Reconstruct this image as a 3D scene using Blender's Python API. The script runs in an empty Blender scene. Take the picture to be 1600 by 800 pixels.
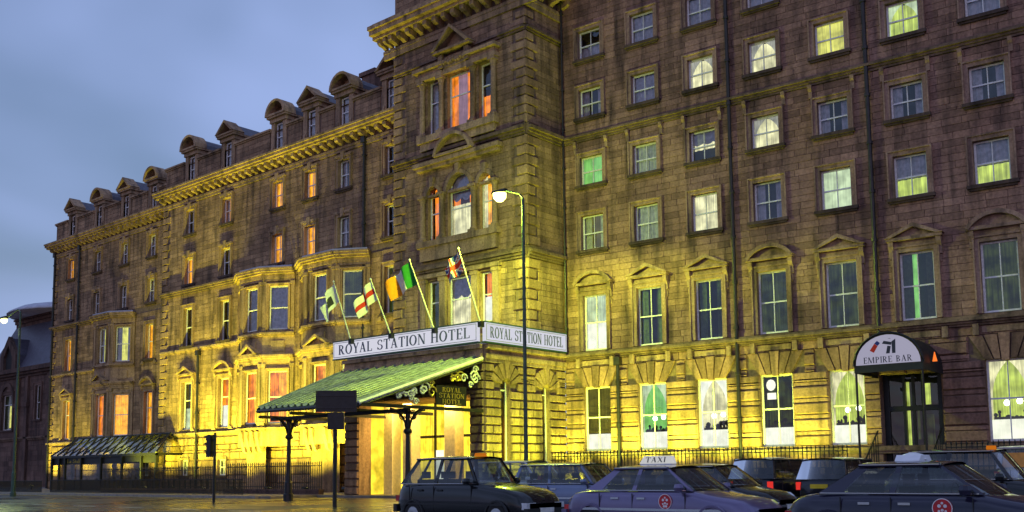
import bpy, math, random
from mathutils import Matrix, Vector

rnd = random.Random(11)
scene = bpy.context.scene
COL = scene.collection
PI = math.pi

# ------------------------------------------------------------------ camera
YAW, PITCH, ROLL = -0.71172, 0.105869, -0.010849
EYE = 1.4
_f = Vector((math.sin(YAW)*math.cos(PITCH), math.cos(YAW)*math.cos(PITCH), math.sin(PITCH)))
_r = Vector((math.cos(YAW), -math.sin(YAW), 0))
_u = _r.cross(_f)
_r2 = math.cos(ROLL)*_r + math.sin(ROLL)*_u
_u2 = -math.sin(ROLL)*_r + math.cos(ROLL)*_u
cam_data = bpy.data.cameras.new('camera')
cam = bpy.data.objects.new('camera', cam_data)
COL.objects.link(cam)
cam.matrix_world = Matrix(((_r2.x, _u2.x, -_f.x, 0), (_r2.y, _u2.y, -_f.y, 0), (_r2.z, _u2.z, -_f.z, EYE), (0, 0, 0, 1)))
cam_data.sensor_width = 36.0
cam_data.lens = 36.0*1557.43/1600
cam_data.shift_y = 170.06/1600
cam_data.clip_start = 0.1
cam_data.clip_end = 5000
scene.camera = cam

# ------------------------------------------------------------------ dusk sky
SUN_EL, SUN_ROT = math.radians(4), math.radians(150)
world = bpy.data.worlds.new('World')
scene.world = world
world.use_nodes = True
wn, wl = world.node_tree.nodes, world.node_tree.links
wn.clear()
w_out = wn.new('ShaderNodeOutputWorld')
w_bg = wn.new('ShaderNodeBackground')
w_sky = wn.new('ShaderNodeTexSky')
w_sky.sky_type = 'NISHITA'
w_sky.sun_disc = False
w_sky.sun_elevation = SUN_EL
w_sky.sun_rotation = SUN_ROT
w_sky.air_density = 1.6
w_sky.dust_density = 1.0
w_sky.ozone_density = 4.0
w_tc = wn.new('ShaderNodeTexCoord')
w_map = wn.new('ShaderNodeMapping')
w_map.inputs['Scale'].default_value = (1.0, 1.0, 2.6)
w_n = wn.new('ShaderNodeTexNoise')
w_n.inputs['Scale'].default_value = 1.35
w_n.inputs['Detail'].default_value = 3.5
w_n.inputs['Roughness'].default_value = 0.55
w_n.inputs['Distortion'].default_value = 0.3
w_ramp = wn.new('ShaderNodeValToRGB')
w_ramp.color_ramp.elements[0].position = 0.36
w_ramp.color_ramp.elements[0].color = (0.0, 0.0, 0.0, 1)
w_ramp.color_ramp.elements[1].position = 0.68
w_ramp.color_ramp.elements[1].color = (1, 1, 1, 1)
w_mix = wn.new('ShaderNodeMixRGB')
w_mix.blend_type = 'MIX'
CLOUD = (3.0, 3.85, 6.9, 1)
w_mix.inputs['Color2'].default_value = CLOUD
w_fac = wn.new('ShaderNodeMath'); w_fac.operation = 'MULTIPLY_ADD'
w_fac.inputs[1].default_value = 0.6
w_fac.inputs[2].default_value = 0.32
wl.new(w_tc.outputs['Generated'], w_map.inputs['Vector'])
wl.new(w_map.outputs['Vector'], w_n.inputs['Vector'])
wl.new(w_n.outputs['Fac'], w_ramp.inputs['Fac'])
wl.new(w_ramp.outputs['Color'], w_fac.inputs[0])
wl.new(w_fac.outputs[0], w_mix.inputs['Fac'])
wl.new(w_sky.outputs['Color'], w_mix.inputs['Color1'])
wl.new(w_mix.outputs['Color'], w_bg.inputs['Color'])
w_bg.inputs['Strength'].default_value = 0.15
wl.new(w_bg.outputs['Background'], w_out.inputs['Surface'])

# the last daylight, very weak and wide (overcast dusk)
sun_d = bpy.data.lights.new('sun', 'SUN')
sun_d.energy = 0.14
sun_d.angle = math.radians(20)
sun_d.color = (1.0, 0.60, 0.50)
sun = bpy.data.objects.new('sun', sun_d)
COL.objects.link(sun)
# Nishita rotation runs clockwise from +Y seen from above
_sd = Vector((math.sin(SUN_ROT)*math.cos(SUN_EL), math.cos(SUN_ROT)*math.cos(SUN_EL), math.sin(SUN_EL)))
sun.rotation_euler = _sd.to_track_quat('Z', 'Y').to_euler()

scene.view_settings.view_transform = 'Standard'
scene.view_settings.look = 'None'
scene.view_settings.exposure = 0.0
scene.view_settings.gamma = 1.0
scene.view_settings.use_curve_mapping = False
scene.render.engine = 'CYCLES'
scene.cycles.max_bounces = 6
scene.cycles.diffuse_bounces = 2
scene.cycles.glossy_bounces = 3
scene.cycles.transparent_max_bounces = 10
scene.cycles.caustics_reflective = False
scene.cycles.caustics_refractive = False
scene.cycles.sample_clamp_indirect = 3.0

# ------------------------------------------------------------------ materials
MATS = {}

def nmat(name):
    m = bpy.data.materials.new(name)
    m.use_nodes = True
    nt = m.node_tree
    b = nt.nodes['Principled BSDF']
    MATS[name] = m
    return m, nt, b


def tint(c, k):
    return (min(c[0]*k, 1), min(c[1]*k, 1), min(c[2]*k, 1), 1)


def pmat(name, col, rough=0.6, metal=0.0, var=0.25, scale=6.0, bump=0.0, coat=0.0, spec=None):
    """plain material with gentle procedural mottling"""
    m, nt, b = nmat(name)
    n, l = nt.nodes, nt.links
    g = n.new('ShaderNodeNewGeometry')
    t = n.new('ShaderNodeTexNoise')
    t.inputs['Scale'].default_value = scale
    t.inputs['Detail'].default_value = 6
    l.new(g.outputs['Position'], t.inputs['Vector'])
    r = n.new('ShaderNodeValToRGB')
    r.color_ramp.elements[0].position = 0.3
    r.color_ramp.elements[1].position = 0.72
    r.color_ramp.elements[0].color = tint(col, 1-var)
    r.color_ramp.elements[1].color = tint(col, 1+var*0.6)
    l.new(t.outputs['Fac'], r.inputs['Fac'])
    l.new(r.outputs['Color'], b.inputs['Base Color'])
    b.inputs['Roughness'].default_value = rough
    b.inputs['Metallic'].default_value = metal
    b.inputs['Coat Weight'].default_value = coat
    b.inputs['Coat Roughness'].default_value = 0.05
    if spec is not None:
        b.inputs['Specular IOR Level'].default_value = spec
    if bump:
        bp = n.new('ShaderNodeBump')
        bp.inputs['Strength'].default_value = bump
        bp.inputs['Distance'].default_value = 0.02
        l.new(t.outputs['Fac'], bp.inputs['Height'])
        l.new(bp.outputs['Normal'], b.inputs['Normal'])
    return m


def stone_mat(name, c1, c2, soot, stone_var=0.45):
    """sooty sandstone: large stains, rain streaks, tone per block, fine grain"""
    m, nt, b = nmat(name)
    n, l = nt.nodes, nt.links
    g = n.new('ShaderNodeNewGeometry')
    big = n.new('ShaderNodeTexNoise'); big.inputs['Scale'].default_value = 0.35; big.inputs['Detail'].default_value = 7
    big.inputs['Roughness'].default_value = 0.65
    l.new(g.outputs['Position'], big.inputs['Vector'])
    mx = n.new('ShaderNodeMixRGB'); mx.inputs['Color1'].default_value = (*c1, 1); mx.inputs['Color2'].default_value = (*c2, 1)
    rp = n.new('ShaderNodeValToRGB'); rp.color_ramp.elements[0].position = 0.35; rp.color_ramp.elements[1].position = 0.65
    l.new(big.outputs['Fac'], rp.inputs['Fac']); l.new(rp.outputs['Color'], mx.inputs['Fac'])
    mp = n.new('ShaderNodeMapping'); mp.inputs['Scale'].default_value = (2.2, 2.2, 0.28)
    l.new(g.outputs['Position'], mp.inputs['Vector'])
    st = n.new('ShaderNodeTexNoise'); st.inputs['Scale'].default_value = 1.0; st.inputs['Detail'].default_value = 8
    l.new(mp.outputs['Vector'], st.inputs['Vector'])
    sr = n.new('ShaderNodeValToRGB'); sr.color_ramp.elements[0].position = 0.46; sr.color_ramp.elements[1].position = 0.72
    sr.color_ramp.elements[0].color = (0, 0, 0, 1); sr.color_ramp.elements[1].color = (0.85, 0.85, 0.85, 1)
    l.new(st.outputs['Fac'], sr.inputs['Fac'])
    m2 = n.new('ShaderNodeMixRGB'); m2.inputs['Color2'].default_value = (*soot, 1)
    l.new(sr.outputs['Color'], m2.inputs['Fac']); l.new(mx.outputs['Color'], m2.inputs['Color1'])
    # tone per block
    oi = n.new('ShaderNodeObjectInfo')
    at = n.new('ShaderNodeAttribute'); at.attribute_name = 'tone'
    ad = n.new('ShaderNodeMath'); ad.operation = 'ADD'
    l.new(oi.outputs['Random'], ad.inputs[0]); l.new(at.outputs['Fac'], ad.inputs[1])
    fr = n.new('ShaderNodeMath'); fr.operation = 'FRACT'; l.new(ad.outputs[0], fr.inputs[0])
    mr = n.new('ShaderNodeMapRange'); mr.inputs['To Min'].default_value = 1-stone_var*0.62; mr.inputs['To Max'].default_value = 1+stone_var*0.5
    l.new(fr.outputs[0], mr.inputs['Value'])
    gr = n.new('ShaderNodeTexNoise'); gr.inputs['Scale'].default_value = 9.0; gr.inputs['Detail'].default_value = 8
    l.new(g.outputs['Position'], gr.inputs['Vector'])
    gm = n.new('ShaderNodeMapRange'); gm.inputs['From Min'].default_value = 0.3; gm.inputs['From Max'].default_value = 0.7
    gm.inputs['To Min'].default_value = 0.72; gm.inputs['To Max'].default_value = 1.22
    l.new(gr.outputs['Fac'], gm.inputs['Value'])
    mm = n.new('ShaderNodeMath'); mm.operation = 'MULTIPLY'; l.new(mr.outputs[0], mm.inputs[0]); l.new(gm.outputs[0], mm.inputs[1])
    fin = n.new('ShaderNodeVectorMath'); fin.operation = 'SCALE'
    l.new(m2.outputs['Color'], fin.inputs[0]); l.new(mm.outputs[0], fin.inputs['Scale'])
    l.new(fin.outputs[0], b.inputs['Base Color'])
    b.inputs['Roughness'].default_value = 0.9
    b.inputs['Specular IOR Level'].default_value = 0.2
    bp = n.new('ShaderNodeBump'); bp.inputs['Strength'].default_value = 0.5; bp.inputs['Distance'].default_value = 0.03
    l.new(gr.outputs['Fac'], bp.inputs['Height']); l.new(bp.outputs['Normal'], b.inputs['Normal'])
    return m


def glow_mat(name, col, strength, pleats=0.0, blotch=0.0):
    """something that gives off light: a lamp, or a blind / room lit from inside"""
    m, nt, b = nmat(name)
    n, l = nt.nodes, nt.links
    n.remove(b)
    em = n.new('ShaderNodeEmission')
    em.inputs['Strength'].default_value = strength
    em.inputs['Color'].default_value = (*col, 1)
    out = n['Material Output']
    if pleats or blotch:
        tc = n.new('ShaderNodeTexCoord')
        wv = n.new('ShaderNodeTexNoise'); wv.inputs['Scale'].default_value = 1.0; wv.inputs['Detail'].default_value = 3
        mp = n.new('ShaderNodeMapping'); mp.inputs['Scale'].default_value = (14, 1, 0.5)
        oi = n.new('ShaderNodeObjectInfo')
        sc = n.new('ShaderNodeMath'); sc.operation = 'MULTIPLY'; sc.inputs[1].default_value = 60
        cb = n.new('ShaderNodeCombineXYZ')
        l.new(oi.outputs['Random'], sc.inputs[0]); l.new(sc.outputs[0], cb.inputs[0])
        l.new(cb.outputs[0], mp.inputs['Location'])
        l.new(tc.outputs['Object'], mp.inputs['Vector']); l.new(mp.outputs['Vector'], wv.inputs['Vector'])
        bl = n.new('ShaderNodeTexNoise'); bl.inputs['Scale'].default_value = 1.6
        mp2 = n.new('ShaderNodeMapping'); l.new(cb.outputs[0], mp2.inputs['Location'])
        l.new(tc.outputs['Object'], mp2.inputs['Vector']); l.new(mp2.outputs['Vector'], bl.inputs['Vector'])
        r1 = n.new('ShaderNodeMapRange'); r1.inputs['From Min'].default_value = 0.3; r1.inputs['From Max'].default_value = 0.7
        r1.inputs['To Min'].default_value = 1-pleats; r1.inputs['To Max'].default_value = 1+pleats*0.4
        r2 = n.new('ShaderNodeMapRange'); r2.inputs['From Min'].default_value = 0.35; r2.inputs['From Max'].default_value = 0.65
        r2.inputs['To Min'].default_value = 1-blotch; r2.inputs['To Max'].default_value = 1.1
        l.new(wv.outputs['Fac'], r1.inputs['Value']); l.new(bl.outputs['Fac'], r2.inputs['Value'])
        mu = n.new('ShaderNodeMath'); mu.operation = 'MULTIPLY'; l.new(r1.outputs[0], mu.inputs[0]); l.new(r2.outputs[0], mu.inputs[1])
        m3 = n.new('ShaderNodeMath'); m3.operation = 'MULTIPLY'; m3.inputs[1].default_value = strength
        l.new(mu.outputs[0], m3.inputs[0]); l.new(m3.outputs[0], em.inputs['Strength'])
    l.new(em.outputs[0], out.inputs['Surface'])
    return m


def glass_mat(name, tintc=(0.9, 0.93, 0.95), refl=0.16, wave=0.25):
    m, nt, b = nmat(name)
    n, l = nt.nodes, nt.links
    n.remove(b)
    out = n['Material Output']
    tr = n.new('ShaderNodeBsdfTransparent'); tr.inputs['Color'].default_value = (*tintc, 1)
    gl = n.new('ShaderNodeBsdfGlossy'); gl.inputs['Roughness'].default_value = 0.02; gl.inputs['Color'].default_value = (0.95, 0.95, 0.95, 1)
    fz = n.new('ShaderNodeFresnel'); fz.inputs['IOR'].default_value = 1.5
    ad = n.new('ShaderNodeMath'); ad.operation = 'ADD'; ad.use_clamp = True; ad.inputs[1].default_value = refl
    l.new(fz.outputs[0], ad.inputs[0])
    mx = n.new('ShaderNodeMixShader')
    l.new(ad.outputs[0], mx.inputs['Fac']); l.new(tr.outputs[0], mx.inputs[1]); l.new(gl.outputs[0], mx.inputs[2])
    if wave:
        g = n.new('ShaderNodeNewGeometry')
        t = n.new('ShaderNodeTexNoise'); t.inputs['Scale'].default_value = 1.6; t.inputs['Detail'].default_value = 1
        l.new(g.outputs['Position'], t.inputs['Vector'])
        bp = n.new('ShaderNodeBump'); bp.inputs['Strength'].default_value = wave; bp.inputs['Distance'].default_value = 0.06
        l.new(t.outputs['Fac'], bp.inputs['Height']); l.new(bp.outputs['Normal'], gl.inputs['Normal'])
    l.new(mx.outputs[0], out.inputs['Surface'])
    return m


STONE = stone_mat('sandstone', (0.38, 0.24, 0.145), (0.24, 0.145, 0.09), (0.06, 0.042, 0.035))
STONE_B = stone_mat('brown_sandstone', (0.37, 0.215, 0.16), (0.235, 0.13, 0.10), (0.055, 0.036, 0.034))
TRIM = stone_mat('carved_sandstone', (0.44, 0.29, 0.18), (0.29, 0.185, 0.12), (0.055, 0.04, 0.035), 0.25)
TRIM_B = stone_mat('brown_carved_sandstone', (0.42, 0.27, 0.20), (0.27, 0.165, 0.125), (0.045, 0.032, 0.03), 0.25)
DARK_SILL = stone_mat('near_black_sill', (0.13, 0.085, 0.07), (0.075, 0.05, 0.045), (0.03, 0.022, 0.022), 0.25)  # near-black tone of the sandstone, used for every sill
SOOT_SHADE = stone_mat('sooty_shaded_course', (0.24, 0.155, 0.11), (0.13, 0.085, 0.065), (0.035, 0.026, 0.024), 0.25)  # soot, plus the dark of unlit ledge tops put into the colour
JOINT = pmat('mortar', (0.17, 0.11, 0.085), 0.95, var=0.4)
DARKSTONE = stone_mat('dark_sandstone', (0.17, 0.105, 0.085), (0.11, 0.068, 0.058), (0.035, 0.025, 0.025))
SLATE = pmat('slate', (0.075, 0.07, 0.10), 0.55, var=0.35, scale=3, bump=0.3)
LEAD = pmat('pale_lead_roof', (0.42, 0.42, 0.5), 0.5, var=0.25, scale=1.5)
PAINT = pmat('white_window_paint', (0.8, 0.78, 0.8), 0.45, var=0.2, scale=9)
ROOM = pmat('dark_room', (0.022, 0.02, 0.02), 0.9, var=0.4, scale=2)
CREAM = pmat('cream_pillar_paint', (0.72, 0.6, 0.36), 0.5, var=.2)
NET = pmat('net_curtain', (0.66, 0.63, 0.7), 0.9, var=0.35, scale=5)
DRAPE = pmat('green_drape', (0.09, 0.12, 0.05), 0.9, var=0.4, scale=7)
RED = pmat('red_drape', (0.45, 0.09, 0.03), 0.9, var=0.4, scale=7)
IRON = pmat('black_iron', (0.013, 0.013, 0.015), 0.45, 0.3, var=0.4)
PIPE = pmat('dark_drainpipe', (0.02, 0.017, 0.02), 0.5, 0.1, var=0.5, scale=3)
RIBM = pmat('weathered_green_sheet', (0.21, 0.235, 0.215), 0.35, var=.5, scale=3)
CREST = pmat('roof_rib_highlight', (0.24, 0.28, 0.255), 0.4, var=.5, scale=4)  # paler colour stands in for the highlight along each sheet crest
COPPER = pmat('verdigris_roof', (0.05, 0.085, 0.065), 0.45, 0.0, var=0.4, scale=2.2, bump=0.2)
POSTG = pmat('green_post_paint', (0.03, 0.07, 0.055), 0.4, 0.2, var=0.4)
GLASS = glass_mat('window_glass', refl=0.06)
CGLASS = glass_mat('car_glass', (0.62, 0.66, 0.68), 0.03, 0.0)
SHELTER = glass_mat('shelter_glass', (0.5, 0.5, 0.42), 0.06, 0.2)
WHITE = pmat('white_paint', (0.78, 0.78, 0.8), 0.4, var=0.08)
BLACKP = pmat('black_letter_paint', (0.02, 0.02, 0.05), 0.5)
NAVY = pmat('navy_letter_paint', (0.06, 0.07, 0.16), 0.5)
LIT = {
    'cream': glow_mat('lit_cream_blind', (1.0, 0.94, 0.50), 1.25, 0.45, 0.5),
    'yellow': glow_mat('lit_yellow_blind', (0.95, 0.92, 0.16), 1.15, 0.5, 0.5),
    'ygreen': glow_mat('lit_yellowgreen_blind', (0.72, 0.88, 0.14), 1.1, 0.5, 0.4),
    'green': glow_mat('lit_green_blind', (0.30, 0.78, 0.18), 1.0, 0.35, 0.3),
    'dgreen': glow_mat('dim_green_drape', (0.15, 0.20, 0.04), 0.34, 0.8, 0.8),
    'pale': glow_mat('lit_pale_blind', (0.78, 0.95, 0.55), 1.0, 0.3, 0.4),
    'amber': glow_mat('lit_amber_drape', (1.0, 0.40, 0.025), 2.1, 0.55, 0.5),
    'orange': glow_mat('lit_orange_drape', (0.95, 0.24, 0.015), 1.7, 0.5, 0.5),
    'white': glow_mat('lit_white_panel', (1.0, 1.0, 0.78), 1.2, 0.08, 0.15),
    'pink': glow_mat('lit_pink_net', (0.72, 0.40, 0.52), 0.5, 0.3, 0.3),
    'netlit': glow_mat('net_lit_from_behind', (0.62, 0.60, 0.46), 0.75, 0.4, 0.4),
    'olive': glow_mat('dim_olive_blind', (0.24, 0.22, 0.04), 0.6, 0.4, 0.3),
}
LAMPGLOBE = glow_mat('lamp_globe', (1.0, 1.0, 0.8), 5.0)
SODIUM = glow_mat('street_lamp_glow', (1.0, .98, .28), 9.0)
FLOODLENS = glow_mat('floodlight_lens', (1.0, 0.9, 0.3), 4.0)
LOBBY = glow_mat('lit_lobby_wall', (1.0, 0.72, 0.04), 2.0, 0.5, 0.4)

# ------------------------------------------------------------------ mesh helper
class MB:
    def __init__(s, T=None):
        s.v, s.f, s.m, s.t = [], [], [], []
        s.T = T
        s.tone = 0.0

    def add(s, vs, fs, mi=0):
        b = len(s.v)
        if s.T is not None:
            vs = [s.T @ Vector(p) for p in vs]
        s.v.extend([tuple(p) for p in vs])
        for f in fs:
            s.f.append(tuple(b+i for i in f)); s.m.append(mi); s.t.append(s.tone)

    def box(s, x0, x1, y0, y1, z0, z1, mi=0):
        s.add([(x0, y0, z0), (x1, y0, z0), (x1, y1, z0), (x0, y1, z0), (x0, y0, z1), (x1, y0, z1), (x1, y1, z1), (x0, y1, z1)],
              [(0, 3, 2, 1), (4, 5, 6, 7), (0, 1, 5, 4), (1, 2, 6, 5), (2, 3, 7, 6), (3, 0, 4, 7)], mi)

    def quad(s, a, b, c, d, mi=0):
        s.add([a, b, c, d], [(0, 1, 2, 3)], mi)

    def prism(s, pts, y0, y1, mi=0):            # polygon in x,z extruded along y
        n = len(pts)
        s.add([(p[0], y0, p[1]) for p in pts]+[(p[0], y1, p[1]) for p in pts],
              [tuple(range(n)), tuple(range(2*n-1, n-1, -1))]+[(i, i+n, (i+1) % n+n, (i+1) % n) for i in range(n)], mi)

    def prism_x(s, pts, x0, x1, mi=0):          # polygon in y,z extruded along x
        n = len(pts)
        s.add([(x0, p[0], p[1]) for p in pts]+[(x1, p[0], p[1]) for p in pts],
              [tuple(range(n)), tuple(range(2*n-1, n-1, -1))]+[(i, i+n, (i+1) % n+n, (i+1) % n) for i in range(n)], mi)

    def prism_z(s, pts, z0, z1, mi=0):
        n = len(pts)
        s.add([(p[0], p[1], z0) for p in pts]+[(p[0], p[1], z1) for p in pts],
              [tuple(range(n-1, -1, -1)), tuple(range(n, 2*n))]+[(i, (i+1) % n, (i+1) % n+n, i+n) for i in range(n)], mi)

    def tube(s, pts, r, n=8, mi=0):
        pts = [Vector(p) for p in pts]
        rs = r if isinstance(r, (list, tuple)) else [r]*len(pts)
        vs, fs = [], []
        for i, p in enumerate(pts):
            d = (pts[min(i+1, len(pts)-1)]-pts[max(i-1, 0)]).normalized()
            a = d.orthogonal().normalized() if abs(d.z) < 0.99 else Vector((1, 0, 0))
            if abs(d.z) < 0.99:
                a = d.cross(Vector((0, 0, 1))).normalized()
            b = d.cross(a)
            for k in range(n):
                t = 2*PI*k/n
                vs.append(p+rs[i]*(math.cos(t)*a+math.sin(t)*b))
        for i in range(len(pts)-1):
            for k in range(n):
                fs.append((i*n+k, i*n+(k+1) % n, (i+1)*n+(k+1) % n, (i+1)*n+k))
        fs.append(tuple(range(n-1, -1, -1))); fs.append(tuple((len(pts)-1)*n+k for k in range(n)))
        s.add(vs, fs, mi)

    def lathe(s, prof, c=(0, 0, 0), n=12, mi=0):
        vs, fs = [], []
        for r, z in prof:
            for k in range(n):
                t = 2*PI*k/n
                vs.append((c[0]+r*math.cos(t), c[1]+r*math.sin(t), c[2]+z))
        for i in range(len(prof)-1):
            for k in range(n):
                fs.append((i*n+k, i*n+(k+1) % n, (i+1)*n+(k+1) % n, (i+1)*n+k))
        fs.append(tuple(range(n-1, -1, -1))); fs.append(tuple((len(prof)-1)*n+k for k in range(n)))
        s.add(vs, fs, mi)

    def grid(s, fn, nu, nv, mi=0):
        vs = [fn(i/nu, j/nv) for j in range(nv+1) for i in range(nu+1)]
        b = len(s.v)
        if s.T is not None:
            vs = [s.T @ Vector(p) for p in vs]
        s.v.extend([tuple(p) for p in vs])
        for j in range(nv):
            for i in range(nu):
                k = b+j*(nu+1)+i
                s.f.append((k, k+1, k+nu+2, k+nu+1))
                s.m.append(mi(i/nu+0.5/nu, j/nv+0.5/nv) if callable(mi) else mi); s.t.append(s.tone)

    def mesh(s, name, mats, smooth=False, tone=False):
        me = bpy.data.meshes.new(name)
        me.from_pydata(s.v, [], s.f)
        for m in (mats if isinstance(mats, (list, tuple)) else [mats]):
            me.materials.append(m)
        me.polygons.foreach_set('material_index', s.m)
        if smooth:
            me.polygons.foreach_set('use_smooth', [True]*len(s.f))
        if tone:
            a = me.attributes.new('tone', 'FLOAT', 'FACE')
            a.data.foreach_set('value', s.t)
        me.update()
        return me

    def build(s, name, mats, parent=None, loc=(0, 0, 0), rz=0, smooth=False, tone=False):
        return link(name, s.mesh(name, mats, smooth, tone), parent, loc, rz)


def link(name, me, parent=None, loc=(0, 0, 0), rz=0):
    o = bpy.data.objects.new(name, me)
    COL.objects.link(o)
    o.parent = parent
    o.location = loc
    o.rotation_euler = (0, 0, rz)
    return o


def tag(o, label=None, cat=None, group=None, kind=None):
    if label: o['label'] = label
    if cat: o['category'] = cat
    if group: o['group'] = group
    if kind: o['kind'] = kind
    return o


def thing(name, label, cat, loc=(0, 0, 0), rz=0, group=None):
    o = bpy.data.objects.new(name, None)
    o.empty_display_size = 0.3
    COL.objects.link(o)
    o.location = loc
    o.rotation_euler = (0, 0, rz)
    return tag(o, label, cat, group)


def facet(x, y, ang):
    return Matrix.Translation((x, y, 0)) @ Matrix.Rotation(ang, 4, 'Z')


IDT = Matrix.Identity(4)
CACHE = {}


def unit_stone(kind):
    k = ('stone', kind)
    if k not in CACHE:
        c, d = {'ashlar': (0.494, 0.2), 'rustic': (0.455, 0.45)}[kind]
        cz = {'ashlar': 0.484, 'rustic': 0.40}[kind]
        vs = [(-c, 0, -cz), (c, 0, -cz), (c, 0, cz), (-c, 0, cz), (-.5, d, -.5), (.5, d, -.5), (.5, d, .5), (-.5, d, .5),
              (-.5, 1, -.5), (.5, 1, -.5), (.5, 1, .5), (-.5, 1, .5)]
        fs = [(0, 1, 2, 3), (0, 4, 5, 1), (1, 5, 6, 2), (2, 6, 7, 3), (3, 7, 4, 0), (4, 8, 9, 5), (5, 9, 10, 6), (6, 10, 11, 7), (7, 11, 8, 4)]
        CACHE[k] = (vs, fs, {})
    return CACHE[k]


class Building:
    def __init__(s, name, label, cat, ox, oy, ang=0.0, wall=STONE, trim=TRIM, limit=290):
        s.root = thing(name, label, cat, (ox, oy, 0), ang)
        s.W = Matrix.Translation((ox, oy, 0)) @ Matrix.Rotation(ang, 4, 'Z')
        s.ox = ox if ang == 0 else 0.0
        s.S = Matrix.Translation((-s.ox, 0, 0))
        s.stones = []
        s.wall_mat, s.trim, s.limit = wall, trim, limit

    def mb(s, T=IDT):
        return MB(s.S @ T)

    def part(s, mb, name, mats=None, parent=None, **k):
        return mb.build(name, mats or s.trim, parent or s.root, **k)

    # backing wall with real openings and reveals
    def wall(s, x0, x1, z0, z1, ops, T=IDT, depth=0.45, y=0.035, mats=None):
        m = s.mb(T)
        ops = [o[:4] for o in ops if o[0] < x1 and o[1] > x0]
        xs = sorted({x0, x1, *[v for o in ops for v in o[:2] if x0 < v < x1]})
        zs = sorted({z0, z1, *[v for o in ops for v in o[2:4] if z0 < v < z1]})
        for i in range(len(xs)-1):
            cx = (xs[i]+xs[i+1])/2
            run = None
            for j in range(len(zs)-1):
                cz = (zs[j]+zs[j+1])/2
                hole = any(o[0] < cx < o[1] and o[2] < cz < o[3] for o in ops)
                if hole:
                    if run is not None:
                        m.quad((xs[i], y, run), (xs[i+1], y, run), (xs[i+1], y, zs[j]), (xs[i], y, zs[j])); run = None
                elif run is None:
                    run = zs[j]
            if run is not None:
                m.quad((xs[i], y, run), (xs[i+1], y, run), (xs[i+1], y, z1), (xs[i], y, z1))
        for a, b, c, d in ops:
            m.quad((a, y-0.03, c), (a, depth, c), (a, depth, d), (a, y-0.03, d), 1)
            m.quad((b, y-0.03, c), (b, y-0.03, d), (b, depth, d), (b, depth, c), 1)
            m.quad((a, y-0.03, d), (a, depth, d), (b, depth, d), (b, y-0.03, d), 1)
            m.quad((a, y-0.03, c), (b, y-0.03, c), (b, depth, c), (a, depth, c), 1)
        return s.part(m, 'wall', mats or [JOINT, s.trim])

    def ashlar(s, x0, x1, z0, z1, ops, T=IDT, ch=0.33, lo=0.7, hi=1.5, kind='ashlar', proud=0.0, gap=0.011):
        n = max(1, round((z1-z0)/ch)); h = (z1-z0)/n
        for c in range(n):
            s.course(x0, x1, z0+c*h, z0+(c+1)*h, ops, T, lo, hi, kind, proud, gap)

    def course(s, x0, x1, za, zb, ops, T=IDT, lo=0.6, hi=1.25, kind='ashlar', proud=0.0, gap=0.014):
        cuts = sorted({za, zb, *[v for o in ops for v in o[2:4] if za+0.05 < v < zb-0.05]})
        for a, b in zip(cuts[:-1], cuts[1:]):
            mid = (a+b)/2
            bl = sorted((o[0], o[1]) for o in ops if o[2] < mid < o[3] and o[1] > x0 and o[0] < x1)
            segs, x = [], x0
            for p, q in bl:
                if p > x+0.02: segs.append((x, p))
                x = max(x, q)
            if x < x1-0.02: segs.append((x, x1))
            for p, q in segs:
                L = q-p
                k = max(1, round(L/rnd.uniform(lo, hi)))
                cut = [p]+sorted(p+L*(i+rnd.uniform(-.28, .28))/k for i in range(1, k))+[q]
                for u, v in zip(cut[:-1], cut[1:]):
                    if v-u > 0.06:
                        s.stones.append((u+gap/2, v-gap/2, a+gap/2, b-gap/2, -proud-rnd.uniform(0, .009), 0.12, T, kind))

    def quoins(s, x, z0, z1, side, T=IDT, h=0.55, a=1.05, b=0.66, proud=0.07):
        """long and short corner blocks; side=+1 runs to the right of x"""
        n = max(1, round((z1-z0)/h)); hh = (z1-z0)/n
        for i in range(n):
            w = a if i % 2 == 0 else b
            u, v = (x-proud*0.9, x+w) if side > 0 else (x-w, x+proud*0.9)
            s.stones.append((u, v, z0+i*hh+0.02, z0+(i+1)*hh-0.02, -proud-rnd.uniform(0, .01), 0.10, T, 'rustic'))

    def finish(s):
        camp = Vector((0, 0, EYE))
        def size(st):
            c = s.W @ s.S @ st[6] @ Vector(((st[0]+st[1])/2, st[4], (st[2]+st[3])/2))
            d = (c-camp).length
            nrm = (s.W.to_3x3() @ st[6].to_3x3()) @ Vector((0, -1, 0))
            cosv = max(0.05, nrm.dot((camp-c)/d))
            vis = 1.0 if c.z < 27 else 0.3
            return (st[1]-st[0])*(st[3]-st[2])*cosv*vis/d**2
        order = sorted(s.stones, key=size, reverse=True)
        for st in order[:s.limit]:
            u, v, a, b, y0, y1, T, kind = st
            vs, fs, meshes = unit_stone(kind)
            key = s.wall_mat.name
            if key not in meshes:
                m = MB(); m.add(vs, fs); meshes[key] = m.mesh('stone', s.wall_mat)
            o = bpy.data.objects.new('stone', meshes[key]); COL.objects.link(o)
            o.parent = s.root
            M = s.S @ T @ Matrix.Translation(((u+v)/2, y0, (a+b)/2))
            o.location = M.translation
            o.rotation_euler = (0, 0, M.to_euler().z)
            o.scale = (v-u, y1-y0, b-a)
        if len(order) > s.limit:
            m = MB()
            for u, v, a, b, y0, y1, T, kind in order[s.limit:]:
                vs, fs, _ = unit_stone(kind)
                M = s.S @ T @ Matrix.Translation(((u+v)/2, y0, (a+b)/2)) @ Matrix.Diagonal((v-u, y1-y0, b-a, 1))
                m.tone = rnd.random()
                m.add([M @ Vector(p) for p in vs], fs)
            tag(m.build('coursed_stonework', s.wall_mat, s.root, tone=True), kind='stuff')


def shared(key, make):
    if key not in CACHE:
        CACHE[key] = make()
    return CACHE[key]


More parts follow.
